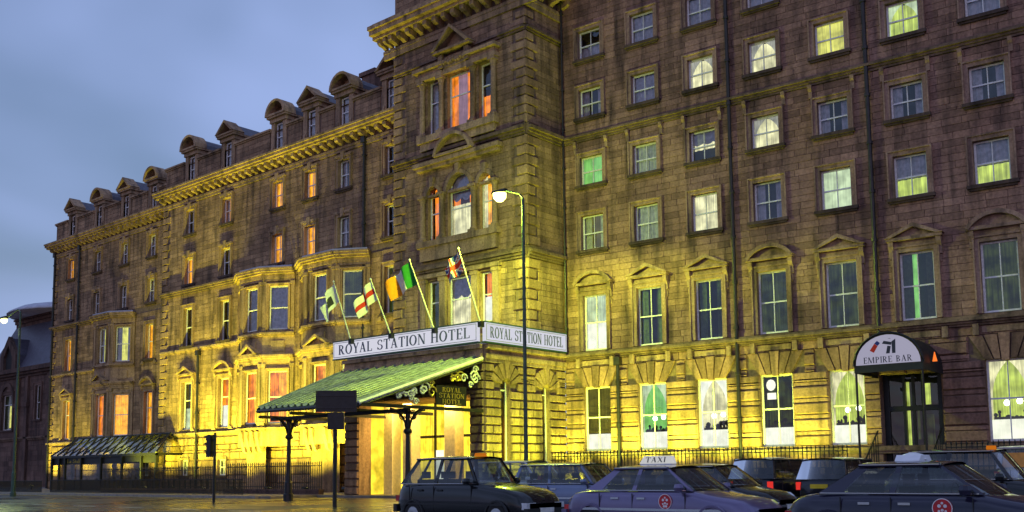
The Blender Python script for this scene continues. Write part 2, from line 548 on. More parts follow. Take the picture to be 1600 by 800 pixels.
def ped_tri(m, w, h, z, y0, y1):
    t = 0.17
    m.prism([(-w/2, z), (w/2, z), (w/2, z+t*0.8), (-w/2, z+t*0.8)], y0, y1)
    m.prism([(-w/2-0.06, z+t*0.8+.002), (-w/2+0.22, z+t*0.8+.002), (0, z+h-t*1.1), (0, z+h)], y0-0.07, y1)
    m.prism([(w/2+0.06, z+t*0.8+.002), (0, z+h+.001), (0, z+h-t*1.1+.001), (w/2-0.22, z+t*0.8+.002)], y0-0.07, y1)
    m.prism([(-w/2+0.2, z+t*0.8), (w/2-0.2, z+t*0.8), (0, z+h-t*1.1)], y1-0.16, y1)


def ped_seg(m, w, h, z, y0, y1):
    t = 0.18
    m.prism([(-w/2, z), (w/2, z), (w/2, z+t*0.8), (-w/2, z+t*0.8)], y0, y1)
    R = (w*w/4+(h-t)**2)/(2*(h-t)); cz = z+h-R
    a0 = math.asin(min(1, (w/2+.04)/R))
    N = 10
    for i in range(N):
        p, q = -a0+2*a0*i/N, -a0+2*a0*(i+1)/N
        ro, ri = R, R-t
        m.prism([(ro*math.sin(p), cz+ro*math.cos(p)), (ro*math.sin(q), cz+ro*math.cos(q)), (ri*math.sin(q), cz+ri*math.cos(q)), (ri*math.sin(p), cz+ri*math.cos(p))], y0-0.07, y1)
    pts = [((R-t)*math.sin(-a0+2*a0*i/N), cz+(R-t)*math.cos(-a0+2*a0*i/N)) for i in range(N+1)]
    pts = [(x, max(zz, z+t*0.8)) for x, zz in pts]
    m.prism(pts, y1-0.16, y1)


def curtain_mesh(w, h, mode, material):
    def make():
        m = MB()
        def sheet(x0, x1, z0, z1, z1b=None):
            n = max(6, int((x1-x0)*16))
            m.grid(lambda u, v: (x0+(x1-x0)*u, 0.035*math.sin(u*n*1.3), z0+(z1-z0)*v), n, 1)
        if mode == 'full': sheet(-w/2, w/2, 0, h)
        elif mode == 'lower': sheet(-w/2, w/2, 0, h*0.52)
        elif mode == 'upper': sheet(-w/2, w/2, h*0.45, h)
        elif mode == 'sides':
            sheet(-w/2, -w*0.18, 0, h); sheet(w*0.22, w/2, 0, h)
        elif mode == 'left': sheet(-w/2, -w*0.05, 0, h)
        elif mode == 'right': sheet(0.0, w/2, 0, h)
        elif mode == 'swag':                    # looped-back drapes that meet at the top
            n = 10
            for sg in (-1, 1):
                m.grid(lambda u, v: (sg*(w/2-(w*0.5*(0.12+0.88*max(0, (v-0.3)/0.7)**2.6)+0.0)*u), 0.04*math.sin(u*12), h*v), n, 10)
        elif mode == 'scallop':
            m.grid(lambda u, v: (-w/2+w*u, 0.03*math.sin(u*20), h*(1-(1-v)*(0.36+0.07*abs(math.sin(u*PI*2.5))))), 20, 2)
        return m.mesh('curtain', material)
    return shared(('curtain', round(w, 2), round(h, 2), mode, material.name), make)


def frame_mesh(w, h, cols, split, bars, arch=0.0):
    """white sash frame; split = height share of the meeting rail"""
    def make():
        m = MB(); t = 0.09
        m.box(-w/2, -w/2+t, -.04, .05, 0, h); m.box(w/2-t, w/2, -.04, .05, 0, h)
        m.box(-w/2+t, w/2-t, -.04, .05, 0, 0.1); m.box(-w/2+t, w/2-t, -.04, .05, h-t, h)
        if split: m.box(-w/2+t, w/2-t, -.05, .045, h*split-.035, h*split+.035)
        for c in range(1, cols):
            x = -w/2+w*c/cols
            for a, b in ((0.1, h*split-.035), (h*split+.035, h-t)) if split else ((0.1, h-t),):
                m.box(x-.022, x+.022, -.03, .03, a, b)
        for zz in bars:
            m.box(-w/2+t, w/2-t, -.028, .028, h*zz-.02, h*zz+.02)
        return m.mesh('window', PAINT)
    return shared(('frame', round(w, 2), round(h, 2), cols, split, tuple(bars)), make)


def pane_mesh(w, h):
    return shared(('pane', round(w, 2), round(h, 2)), lambda: (lambda m: (m.quad((-w/2, 0, 0), (w/2, 0, 0), (w/2, 0, h), (-w/2, 0, h)), m.mesh('pane', GLASS))[1])(MB()))


def window(b, x, z, w, h, T=IDT, y=0.2, cols=2, split=0.5, bars=(), back=None, mode='full', extra=None, sur='plain', head=None,
           sill=True, gap=0.14, label=None, sw=0.2):
    """sash window with its panes, curtain, stone surround, sill and head as sub-parts. x = left edge of the opening"""
    M = b.S @ T @ Matrix.Translation((x+w/2, y, z))
    o = link('window', frame_mesh(w, h, cols, split, bars), b.root, M.translation, M.to_euler().z)
    if label: o['label'] = label
    t = 0.075
    rows = [(0.1, h*split-.035), (h*split+.035, h-t)] if split else [(0.1, h-t)]
    for a, c in rows:
        for k in range(cols):
            x0 = -w/2+w*k/cols+(t if k == 0 else .022); x1 = -w/2+w*(k+1)/cols-(t if k == cols-1 else .022)
            link('pane', pane_mesh(x1-x0, c-a), o, ((x0+x1)/2, 0.005, a))
    if back is not None:
        link('curtain', curtain_mesh(w-.06, h-.06, mode, back), o, (0, gap, 0.03))
    for e in (extra or []):
        link(e[0], curtain_mesh(w-.06, h-.06, e[1], e[2]), o, (0, e[3], 0.03))
    yo = -y
    if sur == 'plain':
        link('surround', shared(('sur', round(w, 2), round(h, 2), b.trim.name, sw, y), lambda: sur_mesh(w, h, sw, yo, b.trim)), o)
    if sill:
        link('sill', shared(('sill', round(w, 2), b.trim.name, y, sw), lambda: sill_mesh(w, yo, DARK_SILL, sw)), o)
    if head in ('tri', 'seg'):
        def mk():
            m = MB()
            W2 = w+2*sw+0.5
            m.box(-W2/2+.12, W2/2-.12, yo-.09, yo+.01, h+.2, h+.52)
            (ped_tri if head == 'tri' else ped_seg)(m, W2, 0.74 if head == 'tri' else 0.78, h+.52, yo-.34, yo+.01)
            return m.mesh('pediment', b.trim)
        link('pediment', shared(('ped', head, round(w, 2), round(h, 2), b.trim.name, y, sw), mk), o)
        def br():
            m = MB()
            m.prism_x([(yo+.01, 0), (yo-.1, 0.05), (yo-.12, .35), (yo-.26, .6), (yo-.28, .8), (yo+.01, .8)], -.11, .11)
            m.prism_x([(yo+.01, -.35), (yo-.05, -.3), (yo-.07, -.001), (yo+.01, -.001)], -.08, .08)
            return m.mesh('bracket', b.trim)
        for sx in (-1, 1):
            link('bracket', shared(('brk', b.trim.name, y), br), o, (sx*(w/2+sw+.08), 0, h-.3))
    elif head == 'hood':
        def mk():
            m = MB(); W2 = w+2*sw+.24
            m.box(-W2/2, W2/2, yo-.2, yo+.01, h+sw+.06, h+sw+.2)
            m.box(-W2/2+.08, W2/2-.08, yo-.13, yo+.01, h+sw+.002, h+sw+.06)
            m.prism([(-.12, h+.0), (.12, h+.0), (.18, h+sw+.38), (-.18, h+sw+.38)], yo-.24, yo+.01)
            m.prism([(-.3, h+sw+.2), (.3, h+sw+.2), (.0, h+sw+.44)], yo-.15, yo+.01)
            return m.mesh('hood', b.trim)
        link('hood', shared(('hood', round(w, 2), round(h, 2), b.trim.name, y, sw), mk), o)
    return o


def sur_mesh(w, h, sw, yo, mt):
    m = MB()
    m.box(-w/2-sw, -w/2, yo-.1, yo+.03, 0, h); m.box(w/2, w/2+sw, yo-.1, yo+.03, 0, h)
    m.box(-w/2-sw, w/2+sw, yo-.1, yo+.03, h+.001, h+sw)
    m.box(-w/2-sw-.07, -w/2-sw, yo-.17, yo+.03, 0, h+sw+.07); m.box(w/2+sw, w/2+sw+.07, yo-.17, yo+.03, 0, h+sw+.07)
    m.box(-w/2-sw, w/2+sw, yo-.17, yo+.03, h+sw+.001, h+sw+.07)
    return m.mesh('surround', mt)


def sill_mesh(w, yo, mt, sw):
    m = MB(); q = w/2+sw+.12
    m.box(-q, q, yo-.2, yo+.03, -.16, -.002)
    m.box(-q+.08, q-.08, yo-.12, yo+.03, -.26, -.161)
    m.box(-w/2+.001, w/2-.001, yo+.03, yo+.25, -.1, -.003)
    return m.mesh('sill', mt)


def band(b, x0, x1, z, prof, name='string_course', T=IDT, ret=True, mats=None):
    if mats is None and name in ('string_course', 'plinth_course'): mats = SOOT_SHADE
    """moulded band: prof = [(projection, height), ...] stacked upwards from z"""
    m = b.mb(T); zz = z
    for p, h in prof:
        e = p if ret else 0
        m.box(x0-e, x1+e, -p, 0.05, zz, zz+h-.001); zz += h
    return b.part(m, name, mats)


def modillions(b, x0, x1, z, h, pr, step, T=IDT, w=0.24):
    me = shared(('mod', h, pr, w, b.trim.name), lambda: (lambda m: (m.prism_x([(0.02, h), (-pr, h), (-pr, h*.55), (-pr*.8, h*.35), (-pr*.45, h*.3), (-.04, 0), (0.02, 0)], -w/2, w/2), m.mesh('modillion', b.trim))[1])(MB()))
    n = int((x1-x0)/step)
    for i in range(n+1):
        M = b.S @ T @ Matrix.Translation((x0+(x1-x0)*i/n, 0, z))
        link('modillion', me, b.root, M.translation, M.to_euler().z)


def drainpipe(b, x, z0, z1, y=-.18, r=0.1, name='drainpipe'):
    m = b.mb()
    m.tube([(x, y, z0), (x, y, z1)], r, 8)
    z = z0+1.2
    while z < z1:
        m.tube([(x, y, z), (x, y, z+.14)], r*1.45, 8); m.box(x-.05, x+.05, y, .05, z+.02, z+.1); z += 2.3
    m.box(x-.18, x+.18, y-.16, y+.14, z1, z1+.4)
    return b.part(m, name, PIPE)

# ------------------------------------------------------------------ ground
def ground():
    m, nt, b = nmat('wet_asphalt')
    n, l = nt.nodes, nt.links
    g = n.new('ShaderNodeNewGeometry')
    t = n.new('ShaderNodeTexNoise'); t.inputs['Scale'].default_value = 0.25; t.inputs['Detail'].default_value = 6
    t2 = n.new('ShaderNodeTexNoise'); t2.inputs['Scale'].default_value = 25; t2.inputs['Detail'].default_value = 5
    l.new(g.outputs['Position'], t.inputs['Vector']); l.new(g.outputs['Position'], t2.inputs['Vector'])
    r = n.new('ShaderNodeValToRGB'); r.color_ramp.elements[0].color = (0.03, 0.03, 0.032, 1); r.color_ramp.elements[1].color = (0.075, 0.07, 0.068, 1)
    r.color_ramp.elements[0].position = 0.3; r.color_ramp.elements[1].position = 0.7
    l.new(t2.outputs['Fac'], r.inputs['Fac']); l.new(r.outputs['Color'], b.inputs['Base Color'])
    mr = n.new('ShaderNodeMapRange'); mr.inputs['From Min'].default_value = 0.35; mr.inputs['From Max'].default_value = 0.65
    mr.inputs['To Min'].default_value = 0.12; mr.inputs['To Max'].default_value = 0.5
    l.new(t.outputs['Fac'], mr.inputs['Value']); l.new(mr.outputs[0], b.inputs['Roughness'])
    bp = n.new('ShaderNodeBump'); bp.inputs['Strength'].default_value = 0.25; bp.inputs['Distance'].default_value = 0.01
    l.new(t2.outputs['Fac'], bp.inputs['Height']); l.new(bp.outputs['Normal'], b.inputs['Normal'])
    o = MB(); o.quad((-900, -300, 0), (300, -300, 0), (300, 900, 0), (-900, 900, 0))
    tag(o.build('road', m), kind='structure')
    pav = pmat('paving', (0.2, 0.18, 0.165), 0.5, var=0.35, scale=2.5)
    o = MB()
    o.prism_z([(-140, 33.4), (-46.6, 33.4), (-46.6, 36.6), (-33.2, 36.6), (-32.2, 38.6), (10, 41.6), (10, 49), (-34, 46), (-140, 52)], 0.001, 0.13)
    tag(o.build('pavement', pav), kind='structure')
    kerb = pmat('kerb_stone', (0.27, 0.25, 0.23), 0.6, var=0.3)
    o = MB()
    for i in range(70):
        x = -140+i*1.32
        o.box(x, x+1.3, 33.1, 33.39, 0.001, 0.145)
    tag(o.build('kerb', kerb), kind='structure')
    yl = pmat('yellow_road_paint', (0.55, 0.42, 0.05), 0.5)
    for k, yy in enumerate((32.35, 32.65)):
        o = MB(); o.box(-140, -47, yy, yy+.1, 0.001, 0.006)
        tag(o.build('road_marking', yl), kind='structure')
    wl_ = pmat('white_road_paint', (0.65, 0.65, 0.62), 0.5)
    o = MB()
    for i in range(26):
        o.box(-130+i*4.2, -128+i*4.2, 22.0, 22.12, 0.001, 0.006)
    tag(o.build('road_marking', wl_), kind='structure')
ground()

# ------------------------------------------------------------------ right wing
def lamp_globe_mesh():
    return shared('globe', lambda: (lambda m: (m.lathe([(0.01, -.13), (.09, -.1), (.13, 0), (.09, .1), (.01, .13)], n=10), m.mesh('lamp', LAMPGLOBE))[1])(MB()))


def restaurant_window(b, x, z, w, h, style):
    """tall ground-floor window with frosted lower panel and the room behind it"""
    o = window(b, x, z, w, h, cols=2, split=0.52, sur=None, sill=False, back=None, y=0.22)
    pm = shared(('panel', round(w, 2), style == 'dark'), lambda: (lambda m: (m.box(-w/2+.08, w/2-.08, .03, .05, .1, h*.265), m.mesh('lower_panel', LIT['white']))[1])(MB()))
    link('lower_panel', pm, o)
    wallm = {'green': LIT['green'], 'cream': LIT['cream'], 'yellow': LIT['ygreen'], 'mix': LIT['ygreen'], 'dark': LIT['dgreen'], 'olive': LIT['olive']}[style]
    if style == 'olive':
        link('blind', curtain_mesh(w-.1, h*.7, 'full', wallm), o, (0, .12, h*.28)); return o
    link('room_wall', shared(('rw', wallm.name), lambda: (lambda m: (m.box(-1.25, 1.25, 0, .04, -.2, 4.1), m.mesh('room_wall', wallm))[1])(MB())), o, (0, .62, 0))
    link('drape', curtain_mesh(w-.1, h*.72, 'swag', {'green': LIT['pale'], 'cream': LIT['white'], 'yellow': LIT['cream'], 'mix': LIT['cream'], 'dark': DRAPE}[style]), o, (0, .14, h*.27))
    for lx, lz in ((-.18, h*.47), (.32, h*.485)):
        if style != 'dark':
            link('lamp', lamp_globe_mesh(), o, (lx, .36, lz))
    def sil():
        m = MB(); q = random.Random(len(style)*7+ord(style[0]))
        for i in range(9):
            xx = -w/2+.12+w*.1*i
            hh = h*(.27+.10*q.random()); r_ = .05+.1*q.random(); ky = .28+.14*q.random()
            m.box(xx, xx+.05+.1*q.random(), ky, ky+.05, h*.2, hh); m.lathe([(.02, -r_), (r_*.8, -r_*.5), (r_, r_*.1), (r_*.6, r_*.8), (.01, r_)], (xx+.05, ky, hh), 8)
        m.box(-w/2+.1, w/2-.1, .28, .4, h*.2, h*.3)
        return m.mesh('furniture', ROOM)
    link('furniture', shared(('furn', style, round(w, 2)), sil), o)
    return o


def build_wing():
    b = Building('hotel_wing', 'brown sandstone six storey hotel wing right of the tower, with plain sash windows in rows', 'hotel wing',
                 -33.98, 43.96, 0.06933, wall=STONE_B, trim=TRIM_B)
    X1 = 33.2
    L = lambda c: 1.29+3.4*c
    N = 9
    ops = []
    for c in range(N):
        x = L(c)
        ops.append((17.2, 19.8, 1.0, 5.55) if c == 5 else (x-.06, x+1.58, 2.42, 5.92))
        ops.append((x, x+1.5, 7.93, 11.03))
        for z, h in ((13.57, 1.9), (17.27, 1.57), (21.18, 1.6), (24.6, 1.62)):
            ops.append((x-.03, x+1.43, z, z+h+.06))
    b.wall(0, X1, 0, 29.4, ops)
    m = b.mb(); m.box(0.3, X1-.1, .9, 13, 0, 29.3); b.part(m, 'interior', ROOM)
    m = b.mb(); m.prism_x([(-.4, 30.6), (13.4, 30.6), (6.5, 35.5)], -.2, X1+.3); b.part(m, 'roof', SLATE)
    # plinth and ground-floor rustication
    b.ashlar(0, X1, 0.1, 2.0, ops, ch=.63, lo=1.0, hi=1.6, proud=.08)
    band(b, 0.02, X1, 2.0, [(.14, .12), (.2, .16), (.1, .06)], 'plinth_course', ret=False)
    vous = [(L(c)-.06-.62, L(c)+1.58+.62, 5.92, 7.0) for c in range(N) if c != 5]
    z = 2.36
    for k in range(6):
        b.course(0, X1, z, z+.55, ops+vous, lo=1.5, hi=2.3, kind='rustic', proud=.075, gap=.03)
        b.course(0, X1, z+.55, z+.773, ops+vous, lo=1.5, hi=2.3, kind='rustic', proud=.03, gap=.03)
        z += .773
    # flat-arch voussoirs fanning over each ground-floor window
    for c in range(N):
        if c == 5: continue
        xa, xb = L(c)-.06, L(c)+1.58; xc = (xa+xb)/2
        bot = [xa-.02, xa+.36, xc-.17, xc+.17, xb-.36, xb+.02]
        top = [xa-.62, xa-.02, xc-.26, xc+.26, xb+.02, xb+.62]
        for i in range(5):
            key = i == 2
            lift = 0.08 if key else 0.0
            g = .03
            me = shared(('vous', i), lambda: (lambda m: (m.prism([(bot[i]+g-xc, 5.93-lift), (bot[i+1]-g-xc, 5.93-lift), (top[i+1]-g-xc, 6.98+lift*.6), (top[i]+g-xc, 6.98+lift*.6)], -.13 if key else -.1, .1), m.mesh('voussoir', STONE_B))[1])(MB()))
            link('voussoir', me, b.root, (xc, 0, 0))
    # frieze panels and the string course that carries the first-floor sills
    b.course(0, X1, 7.02, 7.42, [], lo=1.5, hi=2.0, proud=.02)
    for c in range(N):
        m = b.mb(); x = L(c)
        m.box(x-.45, x-.2, -.2, .05, 7.0, 7.5); m.box(x+1.7, x+1.95, -.2, .05, 7.0, 7.5)
        m.box(x-.1, x+1.6, -.07, .05, 7.1, 7.36)
        b.part(m, 'frieze_panel')
    band(b, .02, X1, 7.43, [(.14, .1), (.26, .1), (.38, .12), (.2, .12)], ret=False)
    b.ashlar(0, X1, 7.9, 19.8, ops, ch=.33)
    band(b, .02, X1, 19.82, [(.08, .12), (.16, .12), (.28, .12), (.12, .1)], ret=False)
    b.ashlar(0, X1, 20.3, 28.5, ops, ch=.33)
    band(b, 0.02, X1, 28.5, [(.12, .25), (.3, .2), (.55, .2), (.75, .25), (.6, .2)], 'cornice', ret=False)
    # windows
    LG = LIT
    rows = {
        5: ['half', 'net', 'net', 'net', 'net', 'net', 'net', 'cream', 'net'],
        4: ['dk', 'net', 'crs', 'crs', 'yel', 'ygr', 'net', 'net', 'net'],
        3: ['grn', 'net', 'blc', 'crs', 'blue', 'blue', 'blue', 'net', 'net'],
        2: ['dkn', 'net', 'crm', 'blue', 'pal', 'lowg', 'lowg', 'net', 'net']}
    def kind(k):
        return {'net': dict(back=NET), 'half': dict(back=NET, mode='lower'), 'dk': dict(back=NET, mode='sides'),
                'dkn': dict(back=NET, mode='sides', extra=[('drape', 'full', LG['olive'], .3)]),
                'crs': dict(back=LG['netlit'], mode='swag', extra=[('blind', 'full', LG['cream'], .3)]),
                'blc': dict(back=NET, mode='scallop', extra=[('blind', 'upper', LG['cream'], .3)]),
                'yel': dict(back=LG['yellow']), 'ygr': dict(back=LG['pale'], mode='swag', extra=[('blind', 'full', LG['ygreen'], .3)]), 'grn': dict(back=LG['green']),
                'crm': dict(back=LG['cream'], mode='full'), 'pal': dict(back=LG['pale']), 'cream': dict(back=LG['cream']),
                'blue': dict(back=NET, mode='sides'), 'lowg': dict(back=NET, mode='upper', extra=[('blind', 'lower', LG['ygreen'], .3)])}[k]
    for r, z, h in ((2, 13.57, 1.9), (3, 17.27, 1.57), (4, 21.18, 1.6), (5, 24.6, 1.62)):
        for c in range(N):
            if c > 6 and r > 3: continue
            window(b, L(c)-.03, z, 1.46, h+.06, split=.48, sw=.19, **kind(rows[r][c]))
    # little consoles that tie the fourth-floor surrounds to the band above
    cm = shared('console', lambda: (lambda m: (m.prism_x([(.02, .62), (-.22, .62), (-.2, .45), (-.1, .3), (-.08, 0), (.02, 0)], -.09, .09), m.mesh('console', TRIM_B))[1])(MB()))
    for c in range(N):
        for xx in (L(c)-.32, L(c)+1.72):
            link('console', cm, b.root, (xx, 0, 19.2))
    heads = ['seg', 'tri', 'tri', 'seg', 'tri', 'tri', 'seg', 'tri', 'tri']
    pn = [dict(back=LG['pale'], extra=[('blind', 'lower', LG['white'], .1)]), dict(back=DRAPE, mode='sides'), dict(back=DRAPE, mode='sides'),
          dict(back=LG['dgreen']), dict(back=LG['dgreen'], extra=[('lamp_glow', 'left', LG['dgreen'], .3)]), dict(back=DRAPE, mode='sides', extra=[('drape', 'left', LG['green'], .3)]),
          dict(back=LG['dgreen'], mode='full'), dict(back=DRAPE), dict(back=DRAPE)]
    for c in range(N):
        window(b, L(c), 7.93, 1.5, 3.1, split=.5, head=heads[c], sw=.2, sill=False, **pn[c])
    gf = ['olive', 'green', 'cream', 'dark', 'mix', None, 'yellow', 'yellow', 'dark']
    for c in range(N):
        if gf[c]:
            o = restaurant_window(b, L(c)-.06, 2.42, 1.64, 3.5, gf[c])
            if c == 3:                           # crest poster and notice stuck in the dark window
                m = MB(); m.prism([(math.cos(t*PI/6)*.24-.35, 3.0+math.sin(t*PI/6)*.28) for t in range(12)], -.02, -.012); m.box(-.55, -.1, -.02, -.012, 2.3, 2.62)
                m.build('poster', LIT['white'], o)
    # recessed bar entrance
    m = b.mb()
    m.box(17.2, 17.45, .35, .5, 1.0, 5.5); m.box(19.55, 19.8, .35, .5, 1.0, 5.5); m.box(17.45, 19.55, .35, .5, 3.9, 4.1)
    for xx in (18.1, 18.5, 18.9): m.box(xx-.06, xx+.06, .36, .48, 1.0, 5.5)
    d = b.part(m, 'door', IRON)
    m = b.mb()
    for xa, xb, za, zb, k in ((18.17, 18.3, 1.7, 5.2, 0), (18.6, 18.7, 2.6, 3.9, 1), (18.98, 19.3, 1.6, 3.7, 1), (18.98, 19.2, 4.15, 5.1, 0)):
        m.box(xa, xb, .52, .54, za, zb, k)
    b.part(m, 'lit_hall', [LIT['ygreen'], LIT['dgreen']])
    for xa, xb in ((17.47, 18.03), (18.17, 18.43), (18.57, 18.83), (18.97, 19.53)):
        for za, zb in ((1.2, 3.88), (4.12, 5.4)):
            m = b.mb(); m.quad((xa, .42, za), (xb, .42, za), (xb, .42, zb), (xa, .42, zb)); m.build('pane', GLASS, d if False else b.root)
    drainpipe(b, 10.38, 0.2, 28.3); drainpipe(b, 17.3, 5.9, 28.3); drainpipe(b, 3.5, .2, 7.0); drainpipe(b, .22, 8, 28.2, r=.06)
    b.finish()
build_wing()


# ------------------------------------------------------------------ tower with its porch
def arch_fill(m, x0, x1, zs, zt, y0, y1, inner=None, n=10):
    """stone between a round arch (springing at zs) and the square head of the opening"""
    xc, r = (x0+x1)/2, (x1-x0)/2
    rz = min(zt-zs-.03, inner or r)
    for sg in (-1, 1):
        pts = [(xc+sg*r*math.cos(PI/2*i/n), zs+rz*math.sin(PI/2*i/n)) for i in range(n+1)]
        for p, q in zip(pts[:-1], pts[1:]):
            m.prism([p, q, (q[0], zt), (p[0], zt)], y0, y1)


def column(b, x, z0, z1, r, y, T=IDT, name='column'):
    m = b.mb(T)
    m.box(x-r*1.5, x+r*1.5, y-r*1.5, y+r*1.5, z0, z0+.16)
    m.lathe([(r*1.35, .16), (r*1.35, .24), (r*1.05, .3), (r, .4), (r*.86, z1-z0-.5), (r*1.0, z1-z0-.46), (r*.9, z1-z0-.42), (r*1.3, z1-z0-.16)], (x, y, z0), 12)
    m.box(x-r*1.5, x+r*1.5, y-r*1.5, y+r*1.5, z1-.16, z1)
    return b.part(m, name)


def build_tower():
    b = Building('hotel_tower', 'tall corner tower with three-light windows and the rusticated entrance porch at its foot', 'hotel tower', -44.6, 40.8)
    XA, XB = -44.6, -33.98
    TS = facet(XB, 0, PI/2)             # side face, looking right; local x runs back towards the wing
    lights = [(-41.68, -40.72), (-40.02, -38.18), (-37.48, -36.52)]
    ops = []
    for z0, z1 in ((9.7, 12.55), (14.95, 18.75), (21.35, 24.75)):
        for a, c in lights: ops.append((a, c, z0, z1))
    b.wall(XA, XB, 8.0, 31.2, ops)
    b.wall(0, 3.4, 8.0, 31.2, [], T=TS)
    m = b.mb(); m.box(XA+.3, XB-.3, 1.0, 12, 8, 31); b.part(m, 'interior', ROOM)
    m = b.mb(); m.quad((XA+.04, .04, 8), (XA+.04, 12, 8), (XA+.04, 12, 31.2), (XA+.04, .04, 31.2)); b.part(m, 'side_wall', STONE)
    m = b.mb(); m.prism([(XA-.3, 33.2), (XB+.3, 33.2), (XB-3, 37.5), (XA+3, 37.5)], -.3, 12); b.part(m, 'roof', SLATE)
    qz = [(8.9, 12.9), (13.6, 19.8), (20.45, 25.75), (26.1, 27.0)]
    for a, c in qz:
        b.quoins(XA, a, c, 1); b.quoins(XB, a, c, -1)
        b.quoins(0, a, c, 1, T=TS)
    inner = ops+[(XA-1, XA+.9, 0, 40), (XB-.9, XB+1, 0, 40)]
    for a, c in ((8.95, 12.9), (13.6, 19.8), (20.45, 25.75), (26.1, 27.2)):
        b.ashlar(XA, XB, a, c, inner, ch=.34)
        b.ashlar(.9, 3.4, a, c, [], T=TS, ch=.34)
    b.ashlar(XA, XB, 29.6, 31.1, [], ch=.34); b.ashlar(0, 3.4, 29.6, 31.1, [], T=TS, ch=.34)
    for T, x0, x1 in ((IDT, XA, XB), (TS, 0.001, 3.4)):
        band(b, x0, x1, 12.92, [(.1, .14), (.2, .14), (.34, .16), (.16, .2)], T=T, ret=False)
        band(b, x0, x1, 19.82, [(.1, .14), (.2, .14), (.36, .18), (.16, .14)], T=T, ret=False)
        band(b, x0, x1, 25.78, [(.1, .12), (.22, .14)], T=T, ret=False)
        band(b, x0-(.9 if T is IDT else 0), x1+(.9 if T is IDT else 0), 27.2, [(.12, .35), (.16, .2)], 'frieze', T=T, ret=False)
        band(b, x0-(1.15 if T is IDT else 0), x1+(1.15 if T is IDT else 0), 28.35, [(.85, .2), (1.15, .3), (1.3, .25), (.9, .3)], 'cornice', T=T, ret=False)
        modillions(b, x0+.3, x1-.3, 27.76, .58, .75, .72, T=T, w=.3)
    for zc, zz in ((-.9, 27.76),):
        modillions(b, XA-.7, XA-.2, 27.76, .58, .75, .5)
    # --- top stage: three lights between columns, entablature, pediment
    tb = b.mb(); tb.box(-42.2, -35.95, -.45, .05, 20.9, 21.3); tb.box(-42.05, -36.1, -.3, .05, 20.45, 20.9); b.part(tb, 'balcony_sill')
    for i, ((xa, xb), kw) in enumerate(zip(lights, (dict(back=NET, mode='left'), dict(back=LIT['pink'], mode='full', extra=[('drape', 'sides', LIT['orange'], .08)]), dict(back=LIT['orange'], extra=[('blind', 'upper', ROOM, .1)])))):
        window(b, xa, 21.35, xb-xa, 3.4, cols=1, split=.62, sur=None, sill=False, y=.3, **kw)
    for xx in (-41.98, -40.37, -37.83, -36.22):
        column(b, xx, 21.3, 24.75, .17, -.16)
    m = b.mb()
    m.box(-42.3, -40.1, -.42, .05, 24.76, 25.0); m.box(-42.2, -40.2, -.34, .05, 25.0, 25.3); m.box(-42.45, -40.0, -.6, .05, 25.3, 25.5)
    m.box(-38.1, -35.9, -.42, .05, 24.761, 25.0); m.box(-38.0, -36.0, -.34, .05, 25.0, 25.3); m.box(-38.2, -35.75, -.6, .05, 25.3, 25.5)
    m.box(-40.1, -38.1, -.3, .05, 24.762, 25.1)
    b.part(m, 'entablature')
    m = b.mb(); m.T = b.S @ Matrix.Translation((-39.1, 0, 0)); m.box(-1.2, 1.2, -.36, .05, 25.1, 25.76)
    for sx in (-1.05, 1.05): m.box(sx-.16, sx+.16, -.5, .05, 25.1, 25.9)
    ped_tri(m, 3.0, 1.5, 25.95, -.75, .04); b.part(m, 'pediment')
    m = b.mb()
    for k in range(9): m.lathe([(.02, -.2), (.14, -.08), (.12, .1), (.02, .2)], (-39.1+.2*(k-4), -.4, 25.42+.06*math.sin(k*2)), 6)
    b.part(m, 'carved_panel')
    # --- middle stage: arched lights
    tb = b.mb(); tb.box(-42.3, -35.85, -.42, .05, 14.55, 14.9); tb.box(-42.1, -36.05, -.28, .05, 13.75, 14.55); b.part(tb, 'balcony_sill')
    m = b.mb()
    for a, c in lights:
        arch_fill(m, a, c, 17.7, 18.76, -.02, .4)
        n = 12; xc, r = (a+c)/2, (c-a)/2
        for i in range(n):
            p, q = PI*i/n, PI*(i+1)/n
            ro, ri = r+.24, r+.01; kz = (1.02)/r if r > 1.02 else 1
            m.prism([(xc+ro*math.cos(p), 17.7+ro*math.sin(p)*min(1, 1.0)), (xc+ro*math.cos(q), 17.7+ro*math.sin(q)), (xc+ri*math.cos(q), 17.7+ri*math.sin(q)), (xc+ri*math.cos(p), 17.7+ri*math.sin(p))], -.14, -.021)
        m.prism([(xc-.12, 17.7+r), (xc+.12, 17.7+r), (xc+.17, 18.3+r), (xc-.17, 18.3+r)], -.24, -.022)
        m.box(a, c, -.04, .2, 17.62, 17.75)
    b.part(m, 'arch_moulding')
    for i, ((xa, xb), kw) in enumerate(zip(lights, (dict(back=NET, mode='right', extra=[('drape', 'left', LIT['orange'], .3)]), dict(back=LIT['cream'], mode='lower', extra=[('drape', 'sides', LIT['orange'], .2), ('swag', 'scallop', NET, .1)]), dict(back=LIT['amber'], mode='full', extra=[('drape', 'sides', LIT['cream'], .1)])))):
        window(b, xa, 14.95, xb-xa, 3.75, cols=1, split=.45, bars=(.72,), sur=None, sill=False, y=.3, **kw)
    for xx in (-41.98, -40.37, -37.83, -36.22):
        column(b, xx, 14.9, 17.7, .17, -.14)
    m = b.mb()
    m.box(-42.4, -35.8, -.32, .05, 19.25, 19.45); m.box(-42.55, -35.65, -.5, .05, 19.45, 19.7)
    b.part(m, 'entablature')
    m = b.mb(); m.T = b.S @ Matrix.Translation((-39.1, 0, 0)); ped_seg(m, 3.0, 1.25, 19.75, -.62, .04); b.part(m, 'pediment')
